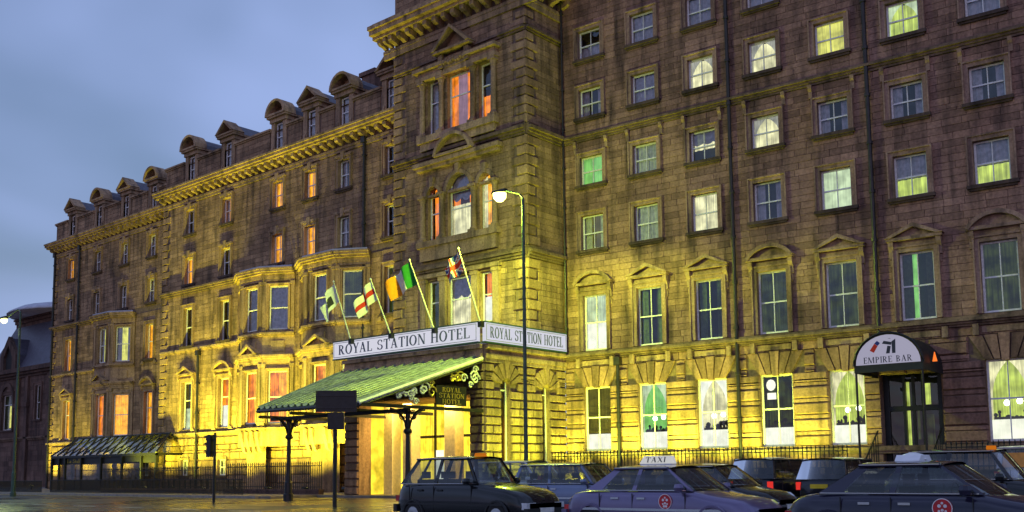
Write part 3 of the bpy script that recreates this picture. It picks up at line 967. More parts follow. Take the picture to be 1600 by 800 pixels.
    # --- first-floor lights over the porch
    for (xa, xb), kw in zip(lights, (dict(back=LIT['dgreen']), dict(back=LIT['cream'], mode='full', extra=[('swag', 'scallop', NET, .08)]), dict(back=LIT['white'], mode='lower', extra=[('drape', 'full', LIT['orange'], .3)]))):
        window(b, xa, 9.7, xb-xa, 2.85, cols=1, split=.55, sur=None, sill=False, y=.25, **kw)
    for xx in (-41.98, -40.37, -37.83, -36.22):
        m = b.mb(); m.box(xx-.24, xx+.24, -.16, .05, 9.4, 12.6); m.box(xx-.3, xx+.3, -.22, .05, 12.45, 12.7); b.part(m, 'pilaster')
    m = b.mb(); m.box(-42.4, -35.8, -.3, .05, 12.7, 12.92); b.part(m, 'lintel')
    m = b.mb(); m.box(-42.3, -35.9, -.25, .05, 9.3, 9.6); b.part(m, 'balcony_sill')
    drainpipe(b, XB-.6, 20.4, 27, r=.05) if False else None

    # --- porch: single storey, three and a half metres proud of the tower
    PY = -3.6                          # local depth of the porch front
    PT = facet(0, PY, 0)
    PS = facet(XB+.012, PY, PI/2)            # porch side, local x 0..6.75 back to the wing
    front_ops = [(-43.6, -34.95, .13, 5.3)]
    b.wall(-44.8, XB, 0, 7.85, front_ops, T=PT, depth=.9)
    side_ops = [(1.25, 2.0, 1.7, 6.2), (4.6, 5.3, 1.7, 6.1)]
    b.wall(0, 6.75, 0, 7.85, side_ops, T=PS, depth=.5)
    z = .15
    k = 0
    while z < 6.9:
        b.course(-44.8, XB, z, z+.42, front_ops, T=PT, lo=.9, hi=1.4, kind='rustic', proud=.09, gap=.035)
        vs = [(o[0]-.55, o[1]+.55, 5.6, 6.9) for o in side_ops]
        b.course(0, 6.7, z, z+.42, side_ops+vs, T=PS, lo=.55, hi=1.0, kind='rustic', proud=.09, gap=.035)
        z += .45
    for T, x0, x1 in ((PT, -44.8, XB), (PS, 0.002, 6.7)):
        band(b, x0, x1, 6.92, [(.12, .2), (.18, .25), (.1, .25), (.3, .2)], 'cornice', T=T, ret=False)
    m = b.mb(); m.box(-44.75, XB-.05, PY+.05, .05, 7.8, 7.95); b.part(m, 'porch_roof', LEAD)
    # arched side windows: glass, white frame, fanned voussoirs
    for (a, c, z0, z1) in side_ops:
        window(b, a, z0, c-a, z1-z0, T=PS, cols=1, split=.86, sur=None, sill=False, y=.3, back=LIT['amber'] if a < 3 else ROOM, mode='lower', gap=.3)
        m = b.mb(PS); arch_fill(m, a, c, z1-.42, z1+.001, -.02, .3); m.box(a-.1, c+.1, -.2, .2, z0-.2, z0-.01); b.part(m, 'window_arch')
        xc, r = (a+c)/2, (c-a)/2
        for i in range(7):
            p, q = PI*(.06+.88*i/7)+.045, PI*(.06+.88*(i+1)/7)-.045
            key = i == 3
            ri, ro = r+.02, r+(1.15 if key else .85)
            m = b.mb(PS)
            m.prism([(xc+ri*math.cos(p), z1-.42+ri*math.sin(p)), (xc+ro*math.cos(p), z1-.42+ro*math.sin(p)), (xc+ro*math.cos(q), z1-.42+ro*math.sin(q)), (xc+ri*math.cos(q), z1-.42+ri*math.sin(q))], -.16 if key else -.12, .05)
            b.part(m, 'voussoir', STONE)
    # lit lobby behind the open front
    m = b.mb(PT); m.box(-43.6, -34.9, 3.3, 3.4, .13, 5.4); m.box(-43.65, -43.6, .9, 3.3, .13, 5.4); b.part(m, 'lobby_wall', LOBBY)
    m = b.mb(PT); m.box(-43.6, -34.9, .9, 3.3, 5.3, 5.4); m.box(-34.95, -34.9, .9, 3.3, .13, 5.3); b.part(m, 'lobby_ceiling', TRIM)
    for xa, xb in ((-43.3, -42.6), (-41.7, -41.0), (-38.4, -37.6), (-36.4, -35.6)):
        m = b.mb(PT); m.box(xa, xb, 1.6, 2.3, .13, 5.3); b.part(m, 'lobby_pillar', CREAM)
    m = b.mb(PT)
    for xx in (-42.5, -40.5, -39.6, -37.4, -36.6): m.box(xx, xx+.12, 2.9, 3.0, .13, 5.3)
    m.box(-42.5, -36.5, 2.9, 3.0, 3.3, 3.45); b.part(m, 'lobby_door_frame', IRON)
    for xa, xb, z0, z1, k in ((-40.3, -39.7, .5, 2.6, LIT['white']), (-37.2, -36.8, .4, 3.0, RED), (-42.3, -41.9, .6, 2.7, LIT['white'])):
        m = b.mb(PT); m.box(xa, xb, 2.86, 2.89, z0, z1); b.part(m, 'notice_board', k)
    ld = bpy.data.lights.new('lobby_light', 'AREA'); ld.energy = 700; ld.color = (1, .72, .2); ld.shape = 'RECTANGLE'; ld.size = 7; ld.size_y = .6
    lo = bpy.data.objects.new('lobby_light', ld); COL.objects.link(lo); lo.parent = b.root
    lo.location = (-39.2+44.6, PY+1.3, 5.25)
    b.finish()
build_tower()


# ------------------------------------------------------------------ main block and far-left block (bays, dormers, cornice)
def dormer(b, x, z, w, head, parapet_z):
    """stone dormer standing on the cornice, with its own window and slated roof behind"""
    m = b.mb(facet(x, 0, 0))
    q = w/2+.42
    m.box(-q, -w/2, -.06, 1.6, z-.5, z+2.15); m.box(w/2, q, -.06, 1.6, z-.5, z+2.15)
    m.box(-w/2, w/2, -.06, .5, z-.5, z); m.box(-q-.08, q+.08, -.16, 1.6, z+2.151, z+2.45)
    m.box(-q-.22, q+.22, -.34, 1.62, z+2.45, z+2.6)
    (ped_tri if head == 'tri' else ped_seg)(m, 2*q+.5, 1.15, z+2.6, -.42, .6)
    for s in (-1, 1): m.prism_x([(-.06, z-.5), (-.3, z-.5), (-.22, z-.1), (-.1, z+.4), (-.06, z+.5)], s*(q-.2)-.1, s*(q-.2)+.1)
    o = b.part(m, 'dormer')
    m = b.mb(facet(x, 0, 0))
    if head == 'tri': m.prism([(-q-.1, z+2.6), (q+.1, z+2.6), (0, z+3.6)], .6, 4.2)
    else: m.prism([(-q-.1, z+2.6)]+[((q+.1)*-math.cos(PI*i/8), z+2.6+.98*math.sin(PI*i/8)) for i in range(1, 8)]+[(q+.1, z+2.6)], .6, 4.2)
    m.box(-q, q, 1.6, 4.0, z, z+2.6)
    m.build('roof', SLATE, o)
    M = b.S @ Matrix.Translation((x, .18, z))
    f = link('window_frame', frame_mesh(w, 2.1, 1, .5, ()), o, M.translation)
    for za, zb in ((.1, 1.0), (1.08, 2.0)):
        link('pane', pane_mesh(w-.15, zb-za), o, M.translation+Vector((0, 0, za)))
    link('curtain', curtain_mesh(w-.06, 2.04, 'full', NET), o, M.translation+Vector((0, .16, .03)))


def bay(b, x0, x1, run, dep, spec, zb, zt):
    """canted bay rising through two floors: front facet x0..x1, sides run back to the wall"""
    ang = math.atan2(dep, run); L = math.hypot(dep, run)
    FT = facet(0, -dep, 0); RT = facet(x1, -dep, ang); LT = facet(x0-run, 0, -ang)
    wf = x1-x0
    faces = [(FT, x0, x1, 0), (RT, 0, L, 1), (LT, 0, L, 2)]
    for T, a, c, idx in faces:
        mid = (a+c)/2
        w = min(1.45, (c-a)-.7)
        ops = [(mid-w/2, mid+w/2, z0, z1) for z0, z1 in ((4.85, 8.5), (11.4, 14.5))]
        b.wall(a, c, zb, zt, ops, T=T, depth=.3, mats=[b.trim, b.trim], y=.02)
        for xx in (a+.14, c-.14):
            for z0, z1 in ((4.7, 9.0), (11.2, 14.8)):
                m = b.mb(T)
                m.box(xx-.13, xx+.13, -.1, .05, z0, z1); m.box(xx-.17, xx+.17, -.15, .05, z1-.22, z1); m.box(xx-.16, xx+.16, -.13, .05, z0, z0+.25)
                b.part(m, 'pilaster')
        for z, pr, nm in ((4.35, [(.1, .1), (.22, .12), (.12, .08)], 'sill_course'), (9.0, [(.08, .15), (.14, .2), (.26, .12), (.36, .14)], 'entablature'),
                          (10.95, [(.1, .1), (.22, .14), (.1, .1)], 'sill_course'), (14.82, [(.1, .2), (.14, .3), (.32, .14), (.48, .16), (.55, .12)], 'cornice')):
            band(b, a-(.2 if idx == 0 else 0), c+(.2 if idx == 0 else 0), z, pr, nm, T=T, ret=False)
        if idx == 0 or idx == 1:
            m = b.mb(T)
            m.box(mid-.5, mid+.5, -.06, .05, 9.85, 10.6); b.part(m, 'carved_panel')
        for lvl, (z0, z1) in enumerate(((4.85, 8.5), (11.4, 14.5))):
            kw = spec[idx][lvl]
            window(b, mid-w/2, z0, w, z1-z0, T=T, cols=1, split=.5, sur='plain', sw=.1, sill=False, y=.16, **kw)
    # ground-floor corbels, roof slab, core
    m = b.mb()
    pts = [(x0-run, .0), (x0, -dep), (x1, -dep), (x1+run, .0)]
    m.prism_z([(p[0], p[1]-.3) for p in pts], zt+.0, zt+.16); b.part(m, 'bay_roof', LEAD)
    m = b.mb(); m.prism_z([(x0-run, .05), (x0, -dep+.05), (x1, -dep+.05), (x1+run, .05)], zb-.02, zb+.1)
    b.part(m, 'bay_soffit')
    m = b.mb()
    m.prism_z([(x0-run+.3, .4), (x0+.2, -dep+.55), (x1-.2, -dep+.55), (x1+run-.3, .4)], zb+.2, zt-.1); b.part(m, 'interior', ROOM)
    m = b.mb(FT); m.T = b.S @ FT @ Matrix.Translation(((x0+x1)/2, 0, 0)); ped_tri(m, wf*.82, .85, 9.62, -.4, .03); b.part(m, 'pediment')
    for xx in (x0+.3, x0+.9, x1-.9, x1-.3):
        m = b.mb(FT); m.prism_x([(.0, 4.3), (-.2, 4.3), (-.16, 3.9), (.1, 3.0), (.3, 2.8), (.3, 4.3)], xx-.16, xx+.16); b.part(m, 'corbel')
    b.wall(x0+.1, x1-.1, .1, zb, [], T=facet(0, -dep*.6, 0), mats=[b.wall_mat, b.trim])


def block(name, label, x0, x1, y, cols, bays, upper, lower, dheads, cornice_x, string_to, doff=0.0):
    b = Building(name, label, 'hotel block', x0, y)
    ops = []
    for i, x in enumerate(cols):
        for z, h in ((16.35, 2.1), (20.4, 1.95)): ops.append((x, x+1.2, z, z+h))
    for i, x in lower['cols']:
        ops.append((x, x+1.25, 11.4, 14.45)); ops.append((x, x+1.4, 4.85, 8.55)); ops.append((x+.1, x+1.2, 1.3, 2.5))
    spans = [(a-r, c+r) for a, c, r, d, s in bays]
    b.wall(x0, x1, 0, 24, ops)
    m = b.mb(); m.box(x0+.3, x1-.1, 1.0, 13, 0, 24); b.part(m, 'interior', ROOM)
    excl = ops+[(a, c, 3.2, 15.6) for a, c in spans]
    q = excl+[(x0-1, x0+.9, 0, 40)]
    b.quoins(x0, 4.7, 15.6, 1); b.quoins(x0, 16.1, 22.9, 1); b.quoins(x0, .2, 4.3, 1, h=.7)
    # heavily jointed base storey
    z = .15
    while z < 4.2:
        b.course(x0+.9, x1, z, z+.56, q, lo=1.1, hi=1.8, kind='rustic', proud=.07, gap=.035); z += .58
    band(b, x0, x1, 4.32, [(.1, .1), (.24, .14), (.14, .1)], 'sill_course', ret=False)
    b.ashlar(x0+.9, x1, 4.68, 15.55, q, ch=.34)
    band(b, x0, string_to, 15.55, [(.1, .14), (.24, .14), (.36, .14), (.2, .1)], ret=False)
    b.ashlar(x0+.9, x1, 16.08, 22.9, q, ch=.34)
    band(b, x0, string_to, 10.95, [(.08, .1), (.18, .14), (.1, .1)], 'sill_course', ret=False)
    # main cornice on modillions, attic parapet, slate roof
    c0, c1 = cornice_x
    band(b, c0, c1, 22.92, [(.1, .2), (.16, .16)], 'frieze', ret=False)
    modillions(b, c0+.3, c1-.2, 23.3, .5, .62, .78, w=.3)
    band(b, c0-.4, c1, 23.82, [(.72, .14), (.9, .2), (1.0, .14), (.6, .1)], 'cornice', ret=False)
    b.ashlar(x0+.3, x1, 24.4, 26.2, [(x-.5, x+1.7, 24, 28) for x in cols], ch=.4, proud=.02)
    b.wall(x0+.1, x1, 24.3, 26.2, [(x+.125, x+1.075, 24.65, 26.2) for x in cols], depth=.2)
    edges = [x0+.1]+[v for x in cols for v in (x-.3, x+1.5)]+[x1]
    for p, q in zip(edges[::2], edges[1::2]):
        if q-p > .1: band(b, p, q, 26.2, [(.1, .1), (.2, .14)], 'parapet_coping', ret=False)
    m = b.mb(); m.prism_x([(.4, 24.2), (12.6, 24.2), (6.5, 28.7)], x0+.2, x1-.02); b.part(m, 'roof', SLATE)
    # slate courses laid on the front slope
    ps = b.mb()
    for k in range(14):
        t = k/14; yy, zz = .4+6.1*t, 24.2+4.5*t
        ps.box(x0+.15, x1-.05, yy-.02, yy+.5, zz+.02, zz+.06)
    b.part(ps, 'slate_course', SLATE)
    for i, x in enumerate(cols):
        dormer(b, x+.6, 24.65, .95, dheads[i], 26)
    for i, x in enumerate(cols):
        for z, h, row in ((16.35, 2.1, 0), (20.4, 1.95, 1)):
            window(b, x, z, 1.2, h, cols=2, split=.5, sw=.17, head='hood', y=.24, **upper[row][i])
    for k, (i, x) in enumerate(lower['cols']):
        window(b, x, 11.4, 1.25, 3.05, cols=1, split=.5, sw=.22, y=.26, sill=True, **lower['pn'][k])
        window(b, x, 4.85, 1.4, 3.7, cols=1, split=.62, sw=.24, y=.26, sill=False, head=('tri', 'seg')[i % 2], **lower['gf'][k])
        window(b, x+.1, 1.3, 1.1, 1.2, cols=2, split=.5, sw=.12, sill=True, y=.2, back=NET)
        # scrolled feet either side of the tall windows
        for zb_ in (10.98, 4.7):
            for s, xx in ((-1, x-.24), (1, x+1.5)):
                m = b.mb(); m.prism([(xx, zb_), (xx+s*.5, zb_), (xx+s*.38, zb_+.12), (xx+s*.12, zb_+.35), (xx, zb_+.85)], -.12, .05); b.part(m, 'scroll')
    for a, c, r, d, s in bays:
        bay(b, a, c, r, d, s, 3.3, 15.75)
    return b


NE = dict(back=NET)
DK = dict(back=NET, mode='sides')
BK = dict(back=DRAPE, mode='right')
AM = dict(back=LIT['amber'])
AS = dict(back=NET, mode='sides', extra=[('drape', 'full', LIT['amber'], .3)])
OR = dict(back=LIT['orange'], extra=[('drape', 'right', LIT['amber'], .1)])
PA = dict(back=LIT['pale'], extra=[('blind', 'upper', DRAPE, .08)])
GN = dict(back=LIT['dgreen'])
YE = dict(back=NET, mode='sides', extra=[('blind', 'full', LIT['yellow'], .3)])

main = block('hotel_block', 'long sandstone hotel block with canted bays and stone dormers, joining the tower on its left', -74.0, -44.62, 42.2,
             [-70.6, -65.5, -59.05, -55.3, -51.7, -47.0],
             [(-60.9, -58.45, 2.1, 1.2, [[OR, NE], [OR, NE], [GN, NE]]), (-53.6, -50.45, 2.05, 1.2, [[OR, NE], [AM, GN], [GN, NE]])],
             [[AM, BK, AM, AM, DK, BK], [BK, AS, AM, AM, DK, BK]],
             dict(cols=[(0, -70.65), (1, -65.55), (1, -47.0)], pn=[BK, BK, GN], gf=[PA, dict(back=LIT['white'], extra=[('poster', 'upper', LIT['orange'], .08)]), OR]),
             ['seg', 'tri', 'seg', 'tri', 'seg', 'tri'], (-74.0, -44.7), -62.9)
drainpipe(main, -68.2, .2, 10.5, y=-.2); drainpipe(main, -62.6, 4.6, 15.4); drainpipe(main, -48.9, .2, 23.0)
m_ = main.mb(); m_.box(-52.9, -51.5, 3, 4.2, 26, 29.5); m_.box(-53.05, -51.35, 2.85, 4.35, 29.5, 29.8)
main.part(m_, 'chimney', DARKSTONE)
main.finish()

left = block('hotel_end_block', 'set-back end block of the hotel behind the glass shelter, with four dormers', -98.5, -74.2, 44.4,
             [-95.4, -90.1, -85.1, -80.3],
             [(-87.2, -84.25, 2.0, 1.2, [[OR, YE], [AM, YE], [GN, NE]])],
             [[NE, DK, DK, DK], [AM, DK, DK, DK]],
             dict(cols=[(0, -95.45), (1, -80.35)], pn=[AM, AM], gf=[AM, AM]),
             ['tri', 'seg', 'tri', 'seg'], (-98.5, -74.2), -89.3)
drainpipe(left, -92.9, .2, 23); drainpipe(left, -98.1, .2, 23, r=.1)
left.finish()


# ------------------------------------------------------------------ lettering built from strokes
def ring(cx, cz, ro, rzo, ri, rzi, a0, a1, n=14):
    out = []
    for i in range(n):
        p, q = a0+(a1-a0)*i/n, a0+(a1-a0)*(i+1)/n
        out.append([(cx+ro*math.cos(p), cz+rzo*math.sin(p)), (cx+ro*math.cos(q), cz+rzo*math.sin(q)), (cx+ri*math.cos(q), cz+rzi*math.sin(q)), (cx+ri*math.cos(p), cz+rzi*math.sin(p))])
    return out


def glyph(ch):
    """(list of polygons, width) for a serif capital one unit tall"""
    T, t, s = .155, .065, .07
    R = lambda a, b, c, d: [(a, c), (b, c), (b, d), (a, d)]
    stem = lambda x, w=T: [R(x, x+w, 0, 1), R(x-s, x+w+s, 0, .05), R(x-s, x+w+s, .95, 1)]
    dg = lambda x0, z0, x1, z1, w: [(x0, z0), (x0+w, z0), (x1+w, z1), (x1, z1)]
    if ch == 'I': return stem(s), T+2*s
    if ch == 'L': return stem(s)+[R(s+T, .62, 0, t), R(.57, .62, t, .24)], .66
    if ch == 'T': return stem(.3)+[R(.02, .74, .93, .999), R(.02, .07, .74, .93), R(.69, .74, .74, .93)], .76
    if ch == 'H': return stem(s)+stem(.6)+[R(s+T, .6, .47, .53)], .83
    if ch == 'E': return stem(s)+[R(s+T, .62, 0, t), R(s+T, .6, .935, 1), R(s+T, .48, .48, .54), R(.57, .62, t, .24), R(.55, .6, .77, .935), R(.44, .48, .4, .62)], .66
    if ch == 'F': return stem(s)+[R(s+T, .6, .935, 1), R(s+T, .48, .48, .54)], .62
    if ch == 'N': return [R(.08, .08+t, 0, 1), R(.68, .68+t, 0, 1), dg(.62, 0, .06, 1, .17), R(0, .22, 0, .05), R(.6, .83, .95, 1), R(-.02, .12, .95, 1)], .84
    if ch == 'A': return [dg(.06, 0, .36, 1, t), dg(.58, 0, .3, 1, .165), R(.2, .58, .3, .36), R(0, .22, 0, .05), R(.5, .82, 0, .05)], .83
    if ch == 'Y': return [dg(.3, .42, .04, 1, .17), dg(.36, .42, .62, 1, t), R(.3, .3+T, 0, .45), R(.2, .55, 0, .05), R(-.03, .26, .95, 1), R(.53, .76, .95, 1)], .75
    if ch == 'O': return ring(.43, .5, .42, .52, .26, .45, 0, 2*PI, 24), .88
    if ch == 'R': return stem(s)+ring(s+T, .74, .4, .26, .25, .2, -PI/2, PI/2)+[dg(.56, 0, .27, .5, .17), R(.56, .82, 0, .05)], .8
    if ch == 'P': return stem(s)+ring(s+T, .73, .4, .27, .25, .21, -PI/2, PI/2), .7
    if ch == 'B': return stem(s)+ring(s+T, .75, .36, .25, .22, .19, -PI/2, PI/2)+ring(s+T, .26, .42, .26, .27, .2, -PI/2, PI/2), .74
    if ch == 'M': return [R(.06, .06+t, 0, 1), R(.84, .84+T, 0, 1), dg(.44, 0, .06, 1, .16), dg(.46, 0, .82, 1, t), R(0, .2, 0, .05), R(.76, 1.06, 0, .05)], 1.1
    if ch == 'X': return [dg(.6, 0, .02, 1, .17), dg(.05, 0, .62, 1, t), R(0, .2, 0, .05), R(.52, .82, 0, .05)], .82
    if ch == 'S':
        return ring(.34, .735, .3, .265, .2, .2, PI*.12, PI*1.42, 12)+ring(.34, .265, .32, .265, .2, .2, -PI*.88, PI*.42, 12)+[[(.13, .6), (.28, .54), (.58, .4), (.42, .47)], R(.53, .58, .72, .95), R(.05, .1, .05, .28)], .68
    if ch == 'a': return ring(.22, .26, .2, .26, .1, .19, 0, 2*PI)+[R(.36, .46, 0, .5)], .5
    if ch == 'l': return [R(.03, .13, 0, 1)], .2
    if ch == 't': return [R(.08, .18, 0, .8), R(0, .3, .5, .57)], .34
    return [], .42


def lettering(text, height, width, material, parent, origin, rz=0, tilt=0.0, depth=.02, slant=0.0, name='letter'):
    """text centred on origin in the local x,z plane, facing local -y; stretched to `width`"""
    gl = [glyph(c) for c in text]
    gap = .1
    tot = sum(g[1] for g in gl)+gap*(len(gl)-1)
    k = width/tot
    x = -width/2
    R = Matrix.Rotation(rz, 4, 'Z')
    for c, (polys, w) in zip(text, gl):
        if polys:
            def mk():
                m = MB()
                for i, p in enumerate(polys):
                    m.prism([((a+slant*z)*k, z*height) for a, z in p], -depth-.0006*i, 0)
                return m.mesh('letter', material)
            me = shared(('glyph', c, round(k, 3), height, material.name, depth, slant), mk)
            link(name, me, parent, Vector(origin)+R @ Vector((x, 0, 0)), rz)
        x += (w+gap)*k


# ------------------------------------------------------------------ hotel sign on the porch
SIGNW = glow_mat('backlit_sign_face', (0.80, 0.80, 0.92), 0.82)
SIGNB = pmat('sign_border_paint', (0.20, 0.19, 0.33), 0.5)


def hotel_sign():
    t = thing('hotel_sign', 'longer white ROYAL STATION HOTEL sign above the green canopy', 'sign', (-39.7, 36.85, 8.42))
    def board(par, L):
        m = MB(); m.box(-L/2, L/2, -.1, .1, -.48, .48); m.build('board', SIGNW, par)
        for zz in (-.42, .40):
            m = MB(); m.box(-L/2+.06, L/2-.06, -.115, -.101, zz, zz+.03); m.build('border', SIGNB, par)
        for xx in (-L/2+.06, L/2-.09):
            m = MB(); m.box(xx, xx+.03, -.115, -.101, -.388, .398); m.build('border', SIGNB, par)
        m = MB(); m.box(-L/2-.04, L/2+.04, -.12, .14, -.56, -.485); m.box(-L/2-.04, L/2+.04, -.12, .14, .485, .55); m.build('frame', POSTG, par)
    board(t, 11.4)
    lettering('ROYAL STATION HOTEL', .56, 10.4, NAVY, t, (0, -.1, -.27))
    s = thing('hotel_sign', 'shorter white ROYAL STATION HOTEL sign on the right side of the porch', 'sign', (-33.72, 40.3, 8.42), PI/2)
    board(s, 6.7)
    lettering('ROYAL STATION HOTEL', .56, 6.0, NAVY, s, (0, -.1, -.27))
hotel_sign()


# ------------------------------------------------------------------ porte-cochere canopy
GOLD = pmat('gilded_iron', (0.55, 0.40, 0.08), 0.4, 0.5, var=0.4)
PALEI = pmat('white_painted_iron', (0.7, 0.68, 0.6), 0.5, var=0.2)


def canopy():
    c = thing('entrance_canopy', 'green ribbed lean-to canopy on iron columns over the hotel entrance', 'canopy', (-39.6, 32.5, 0))
    O = Vector((-39.6, 32.5, 0))
    A, B, C, D = [Vector(p)-O for p in ((-45.2, 31.5, 4.8), (-33.95, 28.94, 4.5), (-33.95, 37.05, 7.1), (-45.2, 37.05, 7.1))]
    P = lambda u, v, dz=0.0: (A.lerp(B, u)).lerp(D.lerp(C, u), v)+Vector((0, 0, dz))
    N = 15
    m = MB(); m.grid(lambda u, v: P(u, v), 12, 6); m.grid(lambda u, v: P(u, v, -.1), 12, 6)
    for u0, v0, u1, v1 in ((0, 0, 1, 0), (1, 0, 1, 1), (1, 1, 0, 1), (0, 1, 0, 0)):
        m.quad(P(u0, v0), P(u1, v1), P(u1, v1, -.1), P(u0, v0, -.1))
    roof = m.build('roof', COPPER, c)
    for i in range(N):
        ua, ub, um = (i+.1)/N, (i+.72)/N, (i+.41)/N
        m = MB()
        for v0 in (0, .335, .67):
            q0, q1 = [P(u_, v0-.012, d_) for u_, d_ in ((ua, .02), (um, .17), (ub, .02))], [P(u_, min(v0+.33, .995), d_-.02) for u_, d_ in ((ua, .02), (um, .17), (ub, .02))]
            m.quad(q0[0], q0[1], q1[1], q1[0]); m.quad(q0[1], q0[2], q1[2], q1[1])
        m.build('roof_sheet', RIBM, c)
        m = MB(); m.tube([P(um, -.02, .19), P(um, .33, .17), P(um, .66, .17), P(um, .995, .16)], .035, 6); m.build('roof_rib', CREST, c)
    m = MB(); m.tube([P(0, 0, -.1), P(1, 0, -.1)], .1, 6); m.build('gutter', IRON, c)
    m = MB(); m.tube([P(1, 0, -.02), P(1, 1, -.02)], .1, 6); m.build('verge', PALEI, c)
    m = MB(); m.tube([P(0, 0, -.02), P(0, 1, -.02)], .1, 6); m.build('verge', IRON, c)
    for u in (.0, .35, .68, 1):
        m = MB(); b0, b1 = P(u, 0), P(u, 1)
        m.box(b0.x-.07, b0.x+.07, b0.y+.1, b1.y, 4.34, 4.5); m.build('tie_beam', IRON, c)
        m = MB(); m.tube([P(u, .02, -.16), P(u, .99, -.16)], .07, 6); m.build('rafter', IRON, c)
    cols = [Vector((-43.1, 32, 0))-O, Vector((-34.05, 32, 0))-O]
    m = MB(); m.box(cols[0].x-1.5, cols[1].x+.1, -.6, -.4, 4.18, 4.36); m.build('front_beam', IRON, c)
    for q in cols:
        m = MB()
        m.lathe([(.26, 0), (.26, .3), (.2, .36), (.2, .9), (.15, 1.0), (.12, 1.4), (.1, 3.15), (.19, 3.2), (.21, 3.28), (.19, 3.36), (.11, 3.42), (.11, 4.1), (.2, 4.2)], q, 12)
        k = m.build('column', IRON, c)
        for dx, dy in ((-1, 0), (1, 0), (0, -1), (0, 1)):
            m = MB()
            m.tube([q+Vector((dx*(.1+1.0*(1-math.cos(a))), dy*(.1+1.0*(1-math.cos(a))), 3.3+1.0*math.sin(a))) for a in [PI/2*i/8 for i in range(9)]], .05, 6)
            for j, rr in enumerate((.22, .14)):
                cx = .5+.25*j; cz = 4.15-.25*0-.02-.1*j
                m.tube([q+Vector((dx*(.34+rr*math.cos(a)), dy*(.34+rr*math.cos(a)), 4.05+rr*math.sin(a))) for a in [2*PI*i/10 for i in range(11)]], .022, 5)
            m.build('bracket', IRON, k)
    # pierced gable end under the right-hand verge: scrollwork, arms and the name board
    gx = B.x-.02
    L = lambda d: 4.5+(7.1-4.5)*(d-28.94)/(37.05-28.94)
    q = random.Random(5)
    for i in range(34):
        d = 31.0+5.7*q.random()**.8; top = L(d)-.25
        if top < 4.75: continue
        z = 4.62+(top-4.62)*q.random(); r = min(.34, (top-4.5)*.35)*(.5+.5*q.random())
        if 33.5 < d < 36.1 and z-r < 5.75: z = 5.75+r
        if z+r > top+.15: continue
        pts = [(gx+.03*q.random(), d-O.y+r*(1-a/9)*math.cos(a*1.1), z+r*(1-a/9)*math.sin(a*1.1)) for a in [j*.5 for j in range(15)]]
        m = MB(); m.tube(pts, .045, 5)
        m.build('scrollwork', PALEI if d > 35.6 or d < 33.4 else GOLD, c)
    m = MB(); m.box(gx-.04, gx+.04, 33.75-O.y, 35.85-O.y, 4.6, 5.55); nb = m.build('name_board', IRON, c)
    for row, (txt, w) in enumerate((('ROYAL', 1.3), ('STATION', 1.75), ('HOTEL', 1.3))):
        lettering(txt, .23, w, GOLD, nb, (gx+.045, 34.8-O.y, 5.24-.29*row), rz=PI/2)
canopy()


# ------------------------------------------------------------------ flags
def flag(label, x, y0, z0, ytop, ztop, colours, mi, W=1.7, H=1.05, droop=.55, lean=0.0, seed=1):
    t = thing('flag', label, 'flag', (x, y0, z0), 0, 'flags on the porch roof')
    top = Vector((lean, ytop-y0, ztop-z0))
    m = MB(); m.tube([(0, 0, -.2), top], [.05, .03], 6); m.lathe([(.02, -.06), (.07, 0), (.02, .08)], top, 8); m.build('pole', PALEI, t)
    ax = (Vector((0, 0, 0))-top).normalized()
    q = random.Random(seed); ph = q.random()*6
    def P(u, v):
        s = u*W
        out = Vector((-math.cos(droop*1.1*min(1, u+.35)), -.25, -math.sin(droop*min(1, u+.55))))
        p = top+ax*(.1+(1-v)*H*(1-.18*u))+out*s*.92
        p += Vector((.02, .13*math.sin(u*9+ph+v*1.5)*min(1, u*3), .06*math.sin(u*7+ph*2)*u))
        return p
    m = MB(); m.grid(P, 24, 16, mi)
    m.build('cloth', colours, t, smooth=True)
    m = MB(); m.box(-.12, .12, -.12, .12, -.3, 0); m.build('socket', IRON, t)


fw = pmat('white_flag_cloth', (.75, .74, .72), .9, var=.15); fr_ = pmat('red_flag_cloth', (.6, .03, .02), .9, var=.2)
fg = pmat('green_flag_cloth', (.02, .22, .04), .9, var=.2); fo = pmat('orange_flag_cloth', (.85, .28, .01), .9, var=.15)
fb = pmat('blue_flag_cloth', (.02, .04, .25), .9, var=.2); fk = pmat('black_flag_cloth', (.03, .03, .035), .9, var=.2)


def union(u, v):
    x, z = (u-.5)*2, (v-.5)*2
    if abs(x) < .12 or abs(z) < .2: return 1
    if abs(x) < .2 or abs(z) < .33: return 0
    d = min(abs(x-z), abs(x+z))
    return 1 if d < .09 else 0 if d < .26 else 2


flag('white and black flag hanging limp from the leftmost porch flagpole', -43.5, 36.5, 8.95, 35.2, 12.05, [fw, fk], lambda u, v: 1 if .3 < u < .75 and v < .75-u*.35 and v > .2 else 0, droop=1.0, seed=2)
flag('white flag with a red cross, second flagpole from the left on the porch', -40.15, 36.5, 8.95, 35.0, 11.7, [fw, fr_], lambda u, v: 1 if abs(u-.5) < .09 or abs(v-.5) < .14 else 0, droop=.85, seed=3)
flag('green, white and orange tricolour flag flying from the porch roof', -36.8, 36.5, 8.9, 34.7, 12.2, [fg, fw, fo], lambda u, v: min(2, int(u*3)), droop=.6, W=1.9, H=1.2, seed=4)
flag('red, white and blue crossed flag on the pole nearest the street lamp', -33.6, 36.6, 8.9, 35.0, 12.35, [fw, fr_, fb], union, droop=.75, W=1.3, H=1.0, seed=6)


